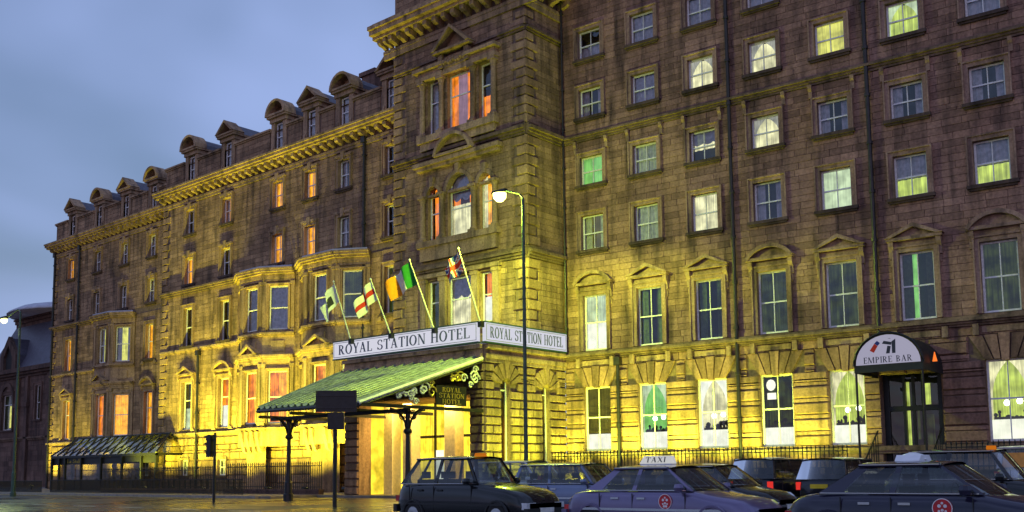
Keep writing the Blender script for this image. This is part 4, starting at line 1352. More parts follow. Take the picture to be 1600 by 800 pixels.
# ------------------------------------------------------------------ street lamps and floodlights
def street_lamp(label, x, y, ph, lx, lz, energy, col, size=1.0):
    t = thing('street_lamp', label, 'street lamp', (x, y, 0))
    m = MB(); m.lathe([(.2, 0), (.2, .25), (.15, .3), (.14, 1.6), (.1, 1.7), (.085, ph*.5), (.07, ph)], n=10); m.build('post', POSTG, t)
    d = lx-x
    m = MB(); m.tube([(0, 0, ph-.1), (0, 0, ph), (d*.15, 0, ph+.25), (d*.75, 0, lz+.2)], .045, 6); m.build('arm', POSTG, t)
    m = MB(); m.prism_x([(-.16, .12), (.16, .12), (.11, .28), (-.11, .28)], -.42, .42)
    h = m.build('housing', IRON, t, (d, 0, lz))
    m = MB(); m.lathe([(.02, -.3), (.16, -.27), (.31, -.1), (.33, .1), (.02, .11)], n=14); g = m.build('bowl', SODIUM, t, (d, 0, lz), smooth=True); g.scale = (size,)*3
    for kind_, k_ in (('POINT', .33), ('SPOT', 1.15)):
        ld = bpy.data.lights.new('lamp_light', kind_); ld.energy = energy*k_
        if kind_ == 'SPOT': ld.spot_size = math.radians(176); ld.spot_blend = .22
        lamp_source(ld, t, col, d, lz)
    return t


def lamp_source(ld, t, col, d, lz):
    ld.energy = ld.energy; ld.color = col; ld.shadow_soft_size = .3
    lo = bpy.data.objects.new('lamp_light', ld); COL.objects.link(lo); lo.parent = t; lo.location = (d, 0, lz-.65)


street_lamp('tall street lamp shining in front of the tower, its slim green post beside the porch', -29.82, 35.5, 14.3, -31.3, 14.7, 5600, (.74, 1.0, .07))
street_lamp('street lamp alight at the far left beside the hotel end block', -71.6, 30, 12.9, -74.3, 12.6, 700, (.8, 1.0, .2), .7)


def floodlight(n, label, x, y, z, aim, energy, col, ang=130):
    t = thing('floodlight', label, 'floodlight', (x, y, 0), 0, n)
    m = MB(); m.box(-.05, .05, -.05, .05, 0.0, z-.05); m.box(-.18, .18, -.03, .03, z-.1, z-.05); m.build('bracket', IRON, t)
    d = (Vector(aim)-Vector((x, y, z))).normalized()
    rot = d.to_track_quat('Z', 'Y').to_euler()
    m = MB(); m.box(-.2, .2, -.14, .14, -.14, .02); h = m.build('housing', IRON, t, (0, 0, z)); h.rotation_euler = rot
    m = MB(); m.box(-.18, .18, -.12, .12, .021, .03); g = m.build('lens', FLOODLENS, t, (0, 0, z)); g.rotation_euler = rot
    ld = bpy.data.lights.new('flood_beam', 'SPOT'); ld.energy = energy; ld.color = col; ld.spot_size = math.radians(ang); ld.spot_blend = 1.0; ld.shadow_soft_size = .12
    lo = bpy.data.objects.new('flood_beam', ld); COL.objects.link(lo); lo.parent = t
    lo.location = Vector((0, 0, z))+d*.12
    lo.rotation_euler = (-d).to_track_quat('Z', 'Y').to_euler()


YEL = (.82, 1.0, .06)
wing_e = Vector((math.cos(.06933), math.sin(.06933), 0)); wing_n = Vector((-math.sin(.06933), math.cos(.06933), 0)); WO = Vector((-33.98, 43.96, 0))
NTH = ('first', 'second', 'third', 'fourth', 'fifth', 'sixth', 'seventh', 'eighth')
for i in range(8):
    a = .9+i*2.1
    p = WO+wing_e*a-wing_n*1.6
    q = WO+wing_e*a+Vector((0, 0, 4.6))
    floodlight('floodlights behind the wing railings', 'ground floodlight behind the wing railings, %s from the porch' % NTH[i], p.x, p.y, 1.35, q, (2300, 2500, 2600, 2500, 2300, 2000, 1400, 550)[i], YEL, 116)
for i in range(8):
    x = -72.3+i*3.8
    floodlight('floodlights before the long block', 'ground floodlight at the foot of the long block, %s from its far left corner' % NTH[i], x, 38.0, .5, (x, 42.2, 7.6), 8600 if i < 7 else 4000, (.97, 1.0, .06), 106)
for i in range(4):
    x = -96.5+i*6.5
    floodlight('floodlights before the end block', 'ground floodlight behind the glass shelter, %s from the far left corner' % NTH[i], x, 43.0-.9, .5, (x, 44.4, 7.0), 4200, (.95, .95, .07), 112)

for i, (px_, py_) in enumerate(((-31.0, 38.6), (-31.2, 41.6))):
    floodlight('floodlights beside the porch', 'ground floodlight lighting the side of the porch, %s from the street' % NTH[i], px_, py_, .5, (-33.98, py_+.4, 4.4), 2600, (.75, 1.0, .05), 130)


# ------------------------------------------------------------------ railings
def railing(label, p0, p1, base, top, step, mat=IRON, plinth=True, spikes=True):
    p0, p1 = Vector(p0), Vector(p1)
    d = p1-p0; L = d.length; ang = math.atan2(d.y, d.x)
    t = thing('railing', label, 'railing', p0, ang)
    if plinth:
        m = MB(); m.box(0, L, -.18, .18, 0, base-.12); m.build('plinth_wall', DARKSTONE, t)
        m = MB(); m.box(-.02, L+.02, -.23, .23, base-.118, base); m.build('coping', DARKSTONE, t)
    for zz in (base+.12, top-.22):
        m = MB(); m.box(0, L, -.02, .02, zz, zz+.045); m.build('rail', mat, t)
    def mk():
        m = MB(); h = top-base
        m.box(-.018, .018, -.018, .018, 0, h-.1 if spikes else h-.2)
        if spikes: m.lathe([(.018, h-.1), (.045, h-.06), (.005, h+.08)], n=6)
        return m.mesh('bar', mat)
    me = shared(('bar', round(top-base, 2), mat.name, spikes), mk)
    n = int(L/step)
    for i in range(n+1):
        link('bar', me, t, (L*i/n, 0, base))
    return t


def wp(a, o): return WO+wing_e*a-wing_n*o
railing('long spiked iron railing before the yellow lit ground floor of the wing', wp(.6, 2.3), wp(16.3, 2.3), 1.25, 2.32, .2)
railing('spiked iron railing on a low wall to the right of the bar entrance', wp(20.4, 2.3), wp(31, 2.3), 1.25, 2.36, .2)
railing('iron area railing along the foot of the long block left of the canopy', (-73.5, 37.4, .13), (-58.5, 37.4, .13), .3, 1.75, .2)
railing('short iron area railing close to the canopy column', (-57.0, 37.4, .13), (-47.2, 37.4, .13), .3, 1.9, .2)
railing('pedestrian guard rail at the kerb before the glass shelter', (-92, 33.9, .13), (-76, 33.9, .13), .05, 1.1, .14, spikes=False, plinth=False)
railing('pedestrian guard rail at the kerb near the traffic light', (-74.5, 33.9, .13), (-50, 33.9, .13), .05, 1.15, .14, spikes=False, plinth=False)


# ------------------------------------------------------------------ bar awning at the wing entrance
def bar_awning():
    a0 = WO+wing_e*18.5
    t = thing('bar_awning', 'black barrel awning with a half-round white EMPIRE BAR sign over the steps', 'awning', a0, .06933)
    R, H, zb, F = 1.42, 1.34, 5.7, -3.25
    cl = pmat('black_awning_canvas', (.012, .012, .014), .6, var=.4)
    m = MB(); m.grid(lambda u, v: (-R*math.cos(PI*u), F+(0-F)*v, zb+H*math.sin(PI*u)), 20, 4); m.grid(lambda u, v: (-(R-.03)*math.cos(PI*u), F+(0-F)*v, zb+(H-.03)*math.sin(PI*u)), 20, 4)
    m.build('canvas', cl, t, smooth=True)
    m = MB(); m.box(-R, R, F-.01, F+.02, zb-.3, zb); m.box(-R, -R+.02, F+.021, 0, zb-.3, zb); m.box(R-.02, R, F+.021, 0, zb-.3, zb); m.build('valance', cl, t)
    m = MB(); m.tube([(-R*math.cos(PI*i/16), F-.03, zb+H*math.sin(PI*i/16)) for i in range(17)], .05, 6); m.build('rim', IRON, t)
    sg = glow_mat('lit_awning_sign', (.62, .60, .80), .55)
    m = MB(); m.prism([(-(R-.09)*math.cos(PI*i/18), zb+.02+(H-.1)*math.sin(PI*i/18)) for i in range(19)], F-.02, F+.0); s = m.build('sign_face', sg, t)
    lettering('EMPIRE BAR', .26, 2.0, BLACKP, s, (0, F-.021, zb+.08), depth=.008)
    q = MB()
    q.prism([(-.72, zb+.62), (-.55, zb+.52), (-.38, zb+.8), (-.52, zb+.9)], F-.03, F-.021, 0)
    q.prism([(-.52, zb+.905), (-.375, zb+.805), (-.28, zb+.92), (-.40, zb+1.02)], F-.03, F-.021, 1)
    q.build('emblem', [fr_, fb], s)
    q = MB()
    q.prism([(-.05, zb+.45), (.1, zb+.45), (.16, zb+.75), (.02, zb+.78)], F-.03, F-.021)
    q.prism([(.2, zb+.45), (.34, zb+.45), (.36, zb+1.05), (.2, zb+.95)], F-.03, F-.021)
    q.prism([(-.2, zb+.88), (.18, zb+.8), (.2, zb+.92), (-.12, zb+1.0)], F-.03, F-.021)
    q.lathe([(.001, -.01), (.07, 0), (.001, .01)], (.12, F-.03, zb+1.08), 8)
    q.build('figure_mark', BLACKP, s)
    for sx in (-1, 1):
        m = MB(); m.tube([(sx*(R-.06), F+.05, 0.1), (sx*(R-.06), F+.05, zb)], .05, 8); m.build('pole', IRON, t)
    m = MB(); m.prism([(R+.08, zb+.1), (R+.26, zb+.1), (R+.17, zb+.5)], -2.1, -2.0); m.build('flame_lamp', glow_mat('orange_flame_lamp', (1, .2, .03), 1.2), t)
    for i in range(6):
        m = MB(); m.box(-1.3, 1.3, -3.3+.42*i, -.4, .13+.16*i, .13+.16*(i+1)-.001); m.build('step', DARKSTONE, t)
    for sx in (-1.35, 1.35):
        m = MB(); m.tube([(sx, -3.3, 1.2), (sx, -.6, 3.0)], .04, 6)
        for k in range(9): yy = -3.3+.33*k; m.tube([(sx, yy, .13), (sx, yy, 1.2+(yy+3.3)*.667)], .02, 5)
        m.build('handrail', IRON, t)
bar_awning()


# ------------------------------------------------------------------ glazed shelter before the end block
def shelter():
    t = thing('glass_shelter', 'dark low glazed shelter with a lattice roof in front of the end block', 'shelter', (-79.2, 40.0, 0.13))
    L0, L1, ez, rz_, dp = -8.7, 8.9, 2.95, 4.5, 1.75
    m = MB(); m.box(L0, L1, -.08, .08, ez-.2, ez); m.box(L0, L0+.15, -.08, 3.6, ez-.2, ez-.001); m.box(L1-.15, L1, -.08, 3.6, ez-.2, ez-.001); m.box(L0, L1, .1, .16, ez-.75, ez-.2); m.build('eave_beam', IRON, t)
    m = MB(); m.tube([(L0+1.2, dp, rz_), (L1-1.2, dp, rz_)], .07, 6); m.build('ridge', IRON, t)
    S = lambda x, k, zz=0.0: (L0+(x)*(L1-L0)+(1.2*k if x <= 0 else -1.2*k if x >= 1 else 0), -.1+(dp+.1)*k, ez+(rz_-ez)*k+zz)
    n = 15
    for i in range(n):
        u0, u1 = i/n, (i+1)/n
        a, b_, c_, d_ = S(u0, 0), S(u1, 0), S(u1, 1), S(u0, 1)
        m = MB(); m.quad(a, b_, c_, d_); m.build('roof_pane', SHELTER, t)
        m = MB(); m.tube([S(u0, 0, .02), S(u1, 1, .02)], .045, 5); m.build('lattice_bar', IRON, t)
        m = MB(); m.tube([S(u1, 0, .04), S(u0, 1, .04)], .045, 5); m.build('lattice_bar', IRON, t)
    m = MB(); m.quad((L0, -.1, ez), (L0, 3.6, ez), (L0+1.2, dp, rz_), (L0+1.2, dp, rz_)); m.build('end_pane', SHELTER, t)
    m = MB(); m.tube([(L0, -.1, ez), (L0+1.2, dp, rz_), (L0, 3.6, ez)], .07, 6); m.build('hip_bar', IRON, t)
    m = MB(); m.quad((L1, -.1, ez), (L1, 3.6, ez), (L1-1.2, dp, rz_), (L1-1.2, dp, rz_)); m.build('end_pane', SHELTER, t)
    m = MB(); m.tube([(L1, -.1, ez), (L1-1.2, dp, rz_), (L1, 3.6, ez)], .07, 6); m.build('hip_bar', IRON, t)
    m = MB(); m.quad((L0, 3.6, ez), (L1, 3.6, ez), (L1-1.2, dp, rz_), (L0+1.2, dp, rz_)); m.build('roof_slope', IRON, t)
    for x in (L0+.1, L0+1.5, L0+2.6, -3.2, 0.2, 3.6, 6.6, L1-.1):
        m = MB(); m.box(x-.09, x+.09, -.09, .09, 0, ez-.2); m.build('post', IRON, t)
    for x0, x1 in ((-5.9, -4.3), (-4.1, -3.3), (-3.0, .1), (.3, 3.5), (3.7, 6.5)):
        m = MB(); m.box(x0, x1, -.03, .03, 0, .9); m.build('dado', IRON, t)
        m = MB(); m.quad((x0, 0, .92), (x1, 0, .92), (x1, 0, 2.2), (x0, 0, 2.2)); m.build('pane', SHELTER, t)
    lettering('La Stalla', .34, 2.6, GOLD, t, (-4.6, .095, ez-.62))
shelter()


# ------------------------------------------------------------------ sign boards and traffic lights
def traffic_light(label, x, y, htop, rz):
    t = thing('traffic_light', label, 'traffic light', (x, y, 0), rz)
    m = MB(); m.tube([(0, 0, 0), (0, 0, htop+.1)], .07, 8); m.build('pole', IRON, t)
    m = MB(); m.box(-.55, -.2, -.14, .14, htop-1.1, htop); m.box(-.2, -.06, -.04, .04, htop-.3, htop-.22); m.box(-.2, -.06, -.04, .04, htop-.9, htop-.82); hd = m.build('signal_head', IRON, t)
    for k in range(3):
        m = MB(); z = htop-.18-.36*k
        m.tube([(-.62, 0, z), (-.52, 0, z)], .13, 10); m.build('lens', ROOM, t)
        m = MB(); m.prism([(-.56, z+.1), (-.84, z+.07), (-.84, z+.1), (-.56, z+.17)], -.14, .14); m.build('hood', IRON, t)


traffic_light('black traffic light seen side-on against the yellow wall', -43.75, 28, 3.35, 0)


def back_of_sign():
    t = thing('sign_board', 'dark back of a large traffic sign on a pole before the canopy', 'sign board', (-31.95, 26, 0), .82)
    m = MB(); m.tube([(0, 0, 0), (0, 0, 4.6)], .085, 8); m.build('pole', IRON, t)
    m = MB(); m.box(-.78, .86, -.16, -.08, 3.85, 4.72); m.build('board', IRON, t)
    m = MB(); m.box(-.3, .36, -.2, .1, 3.15, 3.83); m.build('signal_box', IRON, t)
    for zz in (4.0, 4.5):
        m = MB(); m.box(-.75, .75, -.2, -.161, zz, zz+.06); m.build('stiffener', PIPE, t)
back_of_sign()


# ------------------------------------------------------------------ neighbouring building at the far left
def neighbour():
    b = Building('gothic_building', 'dark gothic stone building beyond the hotel, with a pale shallow domed roof', 'building', -134, 52, wall=DARKSTONE, trim=DARKSTONE, limit=200)
    X0, X1 = -134, -108
    b.wall(X0, X1, 0, 14, [(-128.2, -125.2, 7.0, 11.4), (-119, -117.6, 8, 12)])
    m = b.mb(); m.box(X0, X1, .9, 14, 0, 14); b.part(m, 'interior', ROOM)
    b.ashlar(X0, X1, .2, 13.3, [(-128.2, -125.2, 7.0, 11.4), (-119, -117.6, 8, 12)], ch=.6, lo=.9, hi=1.7)
    band(b, X0, X1, 5.6, [(.15, .2), (.3, .2)], ret=False)
    band(b, X0, X1, 13.2, [(.2, .3), (.5, .3), (.8, .35), (.4, .25)], 'cornice', ret=False)
    m = b.mb(); m.prism_x([(.2, 14.3), (13, 14.3), (6.5, 21.2), (4.0, 21.2)], X0, X1); b.part(m, 'roof', SLATE)
    band(b, X0, -117.5, 20.6, [(.1, .5), (.3, .4), (.5, .25)], 'upper_cornice', T=facet(0, 3.8, 0), ret=False)
    m = b.mb(); m.prism_x([(3.9, 19), (9, 19), (9, 21.7), (3.9, 21.7)], X0, -118); b.part(m, 'lantern_storey', DARKSTONE)
    m = b.mb(); m.lathe([(9.5, 0), (9.2, .35), (8.0, .95), (5.5, 1.5), (2.5, 1.8), (.3, 1.95), (.12, 3.2), (.02, 3.3)], (-126.5, 9.5, 21.75), 24); b.part(m, 'domed_roof', LEAD, smooth=True)
    # pointed dormer
    T = facet(-127.0, 0, 0)
    m = b.mb(T)
    m.prism([(-2.2, 14.2), (-1.2, 14.2), (-1.2, 16.0), (0, 17.5), (0, 18.6), (-2.2, 16.2)], -.1, .4); m.prism([(2.2, 14.2), (2.2, 16.2), (0, 18.601), (0, 17.501), (1.2, 16.0), (1.2, 14.2)], -.1, .4)
    b.part(m, 'gable')
    m = b.mb(T); m.prism([(-1.2, 14.2), (1.2, 14.2), (1.2, 16.0), (0, 17.5), (-1.2, 16.0)], .2, .3); b.part(m, 'gable_window', ROOM)
    m = b.mb(T); m.prism([(-2.2, 14.2), (2.2, 14.2), (2.2, 16.2), (0, 18.4), (-2.2, 16.2)], .4, 4); b.part(m, 'gable_roof', SLATE)
    o = window(b, -128.2, 7.0, 3.0, 4.3, cols=2, split=.72, sur='plain', sw=.35, sill=True, y=.3, back=DRAPE, mode='sides')
    m = MB()
    for sx in (-1, 1):
        m.prism([(sx*.1, .3), (sx*1.25, .3), (sx*.62, 3.0), (sx*.1, 3.0)], .28, .3)
    m.build('lit_drape', LIT['yellow'], o)
    m = b.mb(); m.T = b.S @ Matrix.Translation((-126.7, 0, 0))
    for s in (1, -1):
        pts = [(s*(2.0*math.cos(a)), 10.6+2.2*math.sin(a)) for a in [PI/2*i/8 for i in range(9)]]; pin = [(x*.78, 10.6+(z-10.6)*.78) for x, z in pts]
        for i in range(8): m.prism([pts[i], pts[i+1], pin[i+1], pin[i]], -.2, .1)
    b.part(m, 'window_arch')
    window(b, -119, 8, 1.4, 4, cols=1, split=.5, sur='plain', sw=.3, y=.25, back=DRAPE)
    for xx in (-123.5, -121.0, -115.2):
        m = b.mb(); m.box(xx-.35, xx+.35, -.3, .05, .2, 13.2); m.box(xx-.5, xx+.5, -.42, .05, 9.6, 10.1); b.part(m, 'buttress')
    b.finish()
neighbour()


# ------------------------------------------------------------------ vehicles
TYRE = pmat('tyre_rubber', (.012, .012, .012), .8)
RIM = pmat('alloy_rim', (.45, .45, .47), .35, .8)
TRIMK = pmat('black_car_trim', (.014, .014, .015), .5)
CHROME = pmat('chrome_trim', (.6, .6, .62), .18, 1.0, var=.05)
SEATM = pmat('car_upholstery', (.035, .033, .033), .9)
TAIL = pmat('red_tail_lamp', (.5, .012, .015), .15, coat=.6)
TAILON = glow_mat('red_tail_lamp_lit', (1, .05, .04), .7)
HEAD = pmat('headlamp_glass', (.7, .72, .75), .1, coat=.8)
PLATEY = pmat('yellow_number_plate', (.75, .55, .03), .4)
PLATEW = pmat('white_number_plate', (.75, .75, .72), .4)
TAXIOR = glow_mat('orange_taxi_lamp', (1, .28, .02), .5)


def car_paint(name, col, metal=.0):
    return pmat(name, col, .3, metal, var=.06, scale=2, coat=1.0, spec=0.05)


def car(label, x, y, rz, paint, L=4.6, W=1.75, H=1.43, belt=.93, hood=.86, deck=.92, wf0=.95, wf1=.3, wr1=-.95, wr0=-1.65, nose_drop=.2, tail_drop=.1,
        kind='saloon', cat='car', group='cars and taxis before the hotel', wheel=.31, sign=None, emblem=False, chrome=True, name='car', tail_on=False):
    t = thing(name, label, cat, (x, y, 0), rz, group)
    h = L/2; hw = W/2
    def top(s):
        if s > wf0: 
            k = (s-wf0)/(h-wf0); return belt+(hood-belt)*min(1, k*3)-nose_drop*k**3
        if s < wr0:
            k = (wr0-s)/(h+wr0); return belt+(deck-belt)*min(1, k*3)-tail_drop*k**3
        return belt
    def width(s):
        k = abs(s)/h
        return hw*(1-.20*k**6-.04*k**2)
    xs = [-h, -h+.03, -h+.12, -h+.3, -h+.55]+[-h+.55+(L-1.1)*i/14 for i in range(1, 14)]+[h-.55, h-.3, h-.12, h-.03, h]
    ring_n = None; vs = []; 
    for s in xs:
        e = max(0, (abs(s)-(h-.3))/.3); e = e*e
        w, zt, zb = width(s)*(1-.1*e), top(s)-.16*e*(1 if kind != 'box' else .5), .2+.12*e
        half = [(0, zb), (w*.86, zb), (w*.97, zb+.1), (w, zb+.3), (w*.998, (zb+zt)/2+.1), (w*.97, zt-.12), (w*.93, zt-.035), (w*.84, zt+.002), (w*.45, zt+.025), (0, zt+.035)]
        vs.append([(s, p, z) for p, z in half]+[(s, -p, z) for p, z in half[-2:0:-1]])
    ring_n = len(vs[0])
    m = MB(); flat = [p for r in vs for p in r]; fs = []
    for i in range(len(xs)-1):
        for k in range(ring_n): fs.append((i*ring_n+k, i*ring_n+(k+1) % ring_n, (i+1)*ring_n+(k+1) % ring_n, (i+1)*ring_n+k))
    fs += [tuple(range(ring_n-1, -1, -1)), tuple((len(xs)-1)*ring_n+k for k in range(ring_n))]
    m.add(flat, fs)
    body = m.build('body', paint, t, smooth=True)
    # greenhouse
    bw, rw = hw*.9, hw*(.7 if kind != 'box' else .74)
    rf = H-.05
    def roofpt(u, v):
        q = (v-.5)*2; s = wr1-.04-.06*(1-q*q)+(wf1-wr1+.08+.16*(1-q*q))*u
        return (s, q*(rw+.03), rf+.05*(1-q*q)+.03*math.sin(PI*u)-(.012 if abs(q) > .95 else 0))
    m = MB(); m.grid(roofpt, 10, 10); m.grid(lambda u, v: tuple(Vector(roofpt(u, v))-Vector((0, 0, .035))), 10, 10); m.build('roof', paint, t, smooth=True)
    def bar(nm, p, q, a, b_, mat=paint):
        p, q = Vector(p), Vector(q); m = MB()
        m.add([p+Vector((-a, 0, 0)), p+Vector((a, 0, 0)), q+Vector((b_, 0, 0)), q+Vector((-b_, 0, 0)), p+Vector((-a, .04*(1 if p.y < 0 else -1), 0)), p+Vector((a, .04*(1 if p.y < 0 else -1), 0)), q+Vector((b_, .04*(1 if p.y < 0 else -1), 0)), q+Vector((-b_, .04*(1 if p.y < 0 else -1), 0))],
              [(0, 1, 2, 3), (7, 6, 5, 4), (0, 4, 5, 1), (1, 5, 6, 2), (2, 6, 7, 3), (3, 7, 4, 0)])
        m.build(nm, mat, t)
    cp0, cp1 = (.42, .16) if kind == 'saloon' else (.16, .1)
    bm0 = (wf0+wr0)/2-.05+.0; bm1 = (wf1+wr1)/2+.02
    for sg in (-1, 1):
        bar('pillar', (wf0, sg*bw, belt), (wf1, sg*rw, rf), .05, .04)
        bar('pillar', (bm0, sg*(bw+.01), belt), (bm1, sg*(rw+.02), rf), .05, .045, paint)
        bar('pillar', (wr0+cp0/2, sg*bw, belt), (wr1+cp1/2, sg*rw, rf), cp0/2, cp1/2)
        if kind in ('estate', 'box', 'cab'):
            f = .48
            xb, xt = bm0+(wr0-bm0)*.5, bm1+(wr1-bm1)*.5
            bar('pillar', (xb, sg*bw, belt), (xt, sg*rw, rf), .04, .03, TRIMK)
        m = MB()
        m.tube([(wf1+.03, sg*(rw+.01), rf), (wr1-.03, sg*(rw+.01), rf)], .028, 6); m.build('cant_rail', paint, t)
        m = MB(); m.tube([(wf0-.02, sg*(bw+.012), belt+.012), (wr0+.05, sg*(bw+.012), belt+.012)], .014, 5); m.build('waist_highlight', CHROME, t)  # bright strip added to draw the sky highlight along the waistline
        m = MB(); m.tube([(wf1+.02, sg*(rw+.036), rf+.012), (wr1-.02, sg*(rw+.036), rf+.012)], .011, 5); m.build('gutter_highlight', CHROME, t)  # bright strip added to draw the sky highlight along the roof gutter
        off = .012*sg
        for xa0, xa1, xb0, xb1 in ((bm0, bm1, wf0-.03, wf1-.02), (wr0+cp0, wr1+cp1, bm0, bm1)):
            m = MB(); m.grid(lambda u, v: ((xa0+(xb0-xa0)*u)*(1-v)+(xa1+(xb1-xa1)*u)*v, sg*(bw+(rw-bw)*v+.035*math.sin(PI*v))-off, belt+.005+(rf-belt)*v), 4, 6); m.build('side_window', CGLASS, t, smooth=True)
    def screen(x0_, x1_, k):
        def fn(u, v):
            y_ = (u*2-1); w_ = (bw-.02)+((rw-.01)-(bw-.02))*v
            return (x0_+(x1_-x0_)*v+k*(1-y_*y_)*(.16-.06*v), y_*w_, belt+.0+(rf+.03-belt)*v)
        return fn
    m = MB(); m.grid(screen(wf0, wf1, 1), 12, 6); m.build('windscreen', CGLASS, t, smooth=True)
    m = MB(); m.grid(screen(wr0, wr1, -.7), 12, 6); m.build('rear_window', CGLASS, t, smooth=True)
    for sx, nm in ((wf0, 'wiper'),):
        m = MB(); m.tube([(wf0+.02, -.1, belt+.05), (wf0-.25*(wf0-wf1), .45, belt+.05+.25*(rf-belt)+.02)], .012, 5); m.build(nm, TRIMK, t)
    # seats, dashboard, wheel
    for sx in (bm0+.15, wr0+.55):
        for sy in (-.36, .36):
            m = MB(); m.box(sx-.1, sx+.08, sy-.24, sy+.24, .5, belt+.12); m.box(sx-.08, sx+.04, sy-.11, sy+.11, belt+.14, min(H-.16, belt+.32)); m.build('seat', SEATM, t)
    m = MB(); m.tube([(wf0-.5, -.36+.19*math.cos(a), belt+.02+.17*math.sin(a)) for a in [2*PI*i/14 for i in range(15)]], .016, 5); m.build('steering_wheel', SEATM, t)
    m = MB(); m.box(wf0-.36, wf0+.02, -bw+.06, bw-.06, belt-.1, belt+.03); m.build('dashboard', SEATM, t)
    # wheels
    for sx in (h-.85, -h+.85):
        for sg in (-1, 1):
            m = MB(); m.T = Matrix.Translation((sx, sg*(hw-.1), wheel)) @ Matrix.Rotation(PI/2, 4, 'X')
            m.lathe([(wheel*.62, -.09), (wheel*.94, -.1), (wheel, -.06), (wheel, .06), (wheel*.94, .1), (wheel*.62, .09)], n=22)
            wo = m.build('wheel', TYRE, t, smooth=True)
            m = MB(); m.T = Matrix.Translation((sx, sg*(hw-.1), wheel)) @ Matrix.Rotation(PI/2, 4, 'X')
            m.lathe([(wheel*.64, -.1), (wheel*.3, -.11), (wheel*.3, .11), (wheel*.64, .1)], n=14); m.build('rim', RIM, wo)
            m = MB(); m.tube([(sx+(wheel+.05)*math.cos(a), sg*(hw-.01), wheel+(wheel+.05)*math.sin(a)) for a in [PI*i/10 for i in range(11)]], .035, 5); m.build('wheel_arch', TRIMK if kind == 'cab' else paint, t)
    # lamps, plates, bumpers, mirrors, handles, seams
    for sg in (-1, 1):
        zt = top(h-.1)
        m = MB(); m.box(h-.2, h-.01, sg*hw*.62-.17, sg*hw*.62+.17, zt-.3, zt-.14); m.build('headlight', HEAD, t)
        zt = top(-h+.1)
        if kind in ('estate', 'box'):
            m = MB(); m.box(-h-.005, -h+.14, sg*(hw*.76)-(.08 if kind == 'estate' else .06), sg*(hw*.76)+.06, belt-.3, belt+.25 if kind == 'estate' else belt-.08)
        else:
            m = MB(); m.box(-h-.002, -h+.14, sg*hw*.62-.14, sg*hw*.62+.14, zt-.36, zt-.2)
        m.build('tail_light', TAILON if tail_on else TAIL, t)
        m = MB(); m.lathe([(.01, -.08), (.08, -.07), (.1, 0), (.08, .07), (.01, .08)], (wf0-.18, sg*(hw+.08), belt+.07), 8); m.box(wf0-.22, wf0-.14, min(sg*(hw-.08), sg*(hw+.04)), max(sg*(hw-.08), sg*(hw+.04)), belt-.0, belt+.05); m.build('mirror', paint, t)
        for sx in (bm0+.12, wr0+.72):
            m = MB(); m.box(sx, sx+.19, sg*hw*.985-.02, sg*hw*.985+.02, belt-.17, belt-.13); m.build('door_handle', CHROME if chrome else TRIMK, t)
        m = MB(); m.box(-h+.6, h-.6, sg*(hw)-.014, sg*(hw)+.014, .56, .61); m.build('side_moulding', CHROME if chrome else TRIMK, t)
        for sx in (bm0, wf0-.1, wr0+.42):
            m = MB(); m.box(sx-.006, sx+.006, sg*hw*.985-.012, sg*hw*.985+.012, .35, belt-.05); m.build('door_seam', TRIMK, t)
    m = MB(); m.box(-h-.03, -h+.1, -hw*.86, hw*.86, .36, .56); m.build('bumper', TRIMK if chrome is False else paint, t)
    m = MB(); m.box(h-.1, h+.03, -hw*.82, hw*.82, .3, .5); m.build('bumper', TRIMK if chrome is False else paint, t)
    pz = .72 if kind == 'saloon' else .86
    m = MB(); m.box(-h-.03, -h+.06, -.26, .26, pz-.06, pz+.06); m.build('number_plate', PLATEY, t)
    m = MB(); m.box(h-.06, h+.04, -.26, .26, .4, .51); m.build('number_plate', PLATEW, t)
    if sign == 'TAXI':
        m = MB(); m.prism_x([(-.38, H+.045), (.38, H+.045), (.3, H+.2), (-.3, H+.2)], bm1-.1, bm1+.12)
        m2 = MB(); m2.box(bm1-.38, bm1+.38, -.09, .1, H+.02, H+.045); s2 = m2.build('roof_sign', WHITE, t)
        m = MB(); m.prism([(bm1-.42, H+.045), (bm1+.42, H+.045), (bm1+.36, H+.21), (bm1-.3, H+.21)], -.07, .07); m.build('sign_box', glow_mat('lit_taxi_sign', (.9, .9, .9), .6), s2)
        lettering('TAXI', .11, .5, BLACKP, s2, (bm1-.02, -.071, H+.075), slant=.15, depth=.006)
    elif sign == 'white':
        m = MB(); m.lathe([(.2, 0), (.22, .03), (.16, .11), (.05, .14)], (bm1, 0, H+.02), 12); m.prism_x([(-.3, H+.02), (.3, H+.02), (.2, H+.12), (-.2, H+.12)], bm1-.2, bm1+.2); m.build('roof_sign', WHITE, t)
    elif sign == 'cab':
        m = MB(); m.prism_x([(-.17, H-.0), (.17, H-.0), (.13, H+.09), (-.13, H+.09)], wf1-.2, wf1-.06); m.build('roof_sign', TAXIOR, t)
    if emblem:
        ex = wf0-.55
        yy = -hw*1.0
        ez = belt-.21
        m = MB(); m.prism([(ex+.155*math.cos(a), ez+.155*math.sin(a)) for a in [2*PI*i/20 for i in range(20)]], yy-.006, yy+.02, 0); e = m.build('door_emblem', pmat('emblem_red', (.55, .02, .03), .4), t)
        m = MB()
        for i in range(20):
            a, b_ = 2*PI*i/20, 2*PI*(i+1)/20
            m.prism([(ex+.155*math.cos(a), ez+.155*math.sin(a)), (ex+.155*math.cos(b_), ez+.155*math.sin(b_)), (ex+.142*math.cos(b_), ez+.142*math.sin(b_)), (ex+.142*math.cos(a), ez+.142*math.sin(a))], yy-.009, yy-.006)
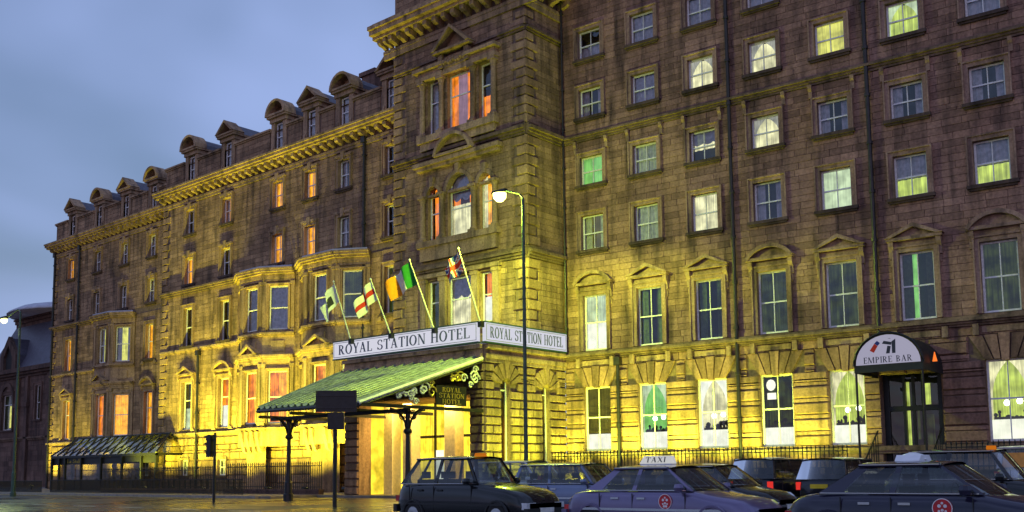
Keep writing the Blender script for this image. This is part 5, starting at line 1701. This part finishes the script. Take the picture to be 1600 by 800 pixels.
        for dx, dz, r in ((-.045, .035, .028), (.045, .035, .028), (-.05, -.045, .02), (.05, -.045, .02), (0, -.03, .024), (0, .08, .02), (-.025, -.09, .026), (.025, -.09, .026)):
            m.prism([(ex+dx+r*math.cos(a), ez+dz+r*math.sin(a)) for a in [2*PI*i/8 for i in range(8)]], yy-.011, yy-.006)
        m.build('emblem_mark', WHITE, e)
    return t


BLK = car_paint('black_car_paint', (.008, .008, .010))
PUR = car_paint('lilac_grey_car_paint', (.16, .13, .24), .5)
BLU = car_paint('blue_grey_car_paint', (.16, .19, .30), .5)
WHT = car_paint('white_car_paint', (.7, .7, .72))
DRK = car_paint('charcoal_car_paint', (.014, .014, .020))
GLASSDK = CGLASS
NVY = car_paint('navy_car_paint', (.018, .016, .04))

CAB = dict(L=4.58, W=1.76, H=1.77, belt=1.08, hood=1.02, deck=1.02, wf0=.72, wf1=.28, wr1=-1.5, wr0=-2.0, nose_drop=.3, kind='cab', sign='cab', cat='taxi', name='taxi', chrome=False)
car('black cab with orange roof lamp standing before the canopy columns', -17.55, 18.9, 0, BLK, **CAB)
car('lilac grey saloon with a white TAXI roof sign and a round red door emblem', -11.25, 18.1, 0, PUR, H=1.47, belt=.96, sign='TAXI', emblem=True, cat='taxi', name='taxi')
car('black saloon with small white roof sign and red door emblem, nearest the camera', -5.55, 17.0, 0, NVY, H=1.47, belt=.96, sign='white', emblem=True, cat='taxi', name='taxi')
car('black cab with an orange roof lamp behind the black saloon at far right', -6.9, 24.8, 0, BLK, **CAB)
car('blue grey estate car with tall red tail lights, behind the black cab', -18.2, 24.2, 0, BLU, L=4.3, H=1.6, belt=1.0, hood=.95, deck=1.0, wf0=1.0, wf1=.45, wr1=-1.85, wr0=-2.05, kind='estate', group='cars and taxis before the hotel')
car('white people carrier mostly hidden behind the black cab', -22.9, 27.2, 0, WHT, L=4.4, H=1.74, belt=1.05, hood=1.0, deck=1.05, wf0=1.1, wf1=.5, wr1=-1.8, wr0=-2.1, kind='estate')
car('black hatchback parked nose-in just right of the lilac taxi', -14.3, 29.4, PI/2, DRK, L=4.0, W=1.7, H=1.7, belt=1.08, hood=1.0, deck=1.08, wf0=.9, wf1=.35, wr1=-1.65, wr0=-1.92, kind='box', tail_on=True, chrome=False)
car('charcoal hatchback parked nose-in, right behind the tail of the black saloon', -12.2, 29.6, PI/2, DRK, L=4.0, W=1.7, H=1.67, belt=1.06, hood=1.0, deck=1.06, wf0=.9, wf1=.35, wr1=-1.62, wr0=-1.9, kind='box', tail_on=True, chrome=False)
car('dark car whose curved roof shows behind the lilac taxi windscreen', -13.2, 23.4, 0, BLK, L=4.2, H=1.5, belt=.95)
vanp = car_paint('white_van_paint', (.72, .66, .72))
van = car('white van with an orange flank at the right edge of the picture', -6.6, 33.6, 0, vanp, L=4.6, W=1.85, H=1.98, belt=1.3, hood=1.15, deck=1.3, wf0=1.5, wf1=.9, wr1=-2.15, wr0=-2.22, kind='box', cat='van', name='van')
m = MB()
for sg in (-1, 1):
    m.add([(-2.05, sg*.862, 1.34), (.2, sg*.862, 1.34), (.2, sg*.78, 1.78), (-1.98, sg*.78, 1.78), (-2.05, sg*.845, 1.34), (.2, sg*.845, 1.34), (.2, sg*.763, 1.78), (-1.98, sg*.763, 1.78)],
          [(0, 1, 2, 3), (7, 6, 5, 4), (0, 4, 5, 1), (1, 5, 6, 2), (2, 6, 7, 3), (3, 7, 4, 0)])
m.build('side_panel', pmat('orange_panel_paint', (.75, .3, .03), .4), van)
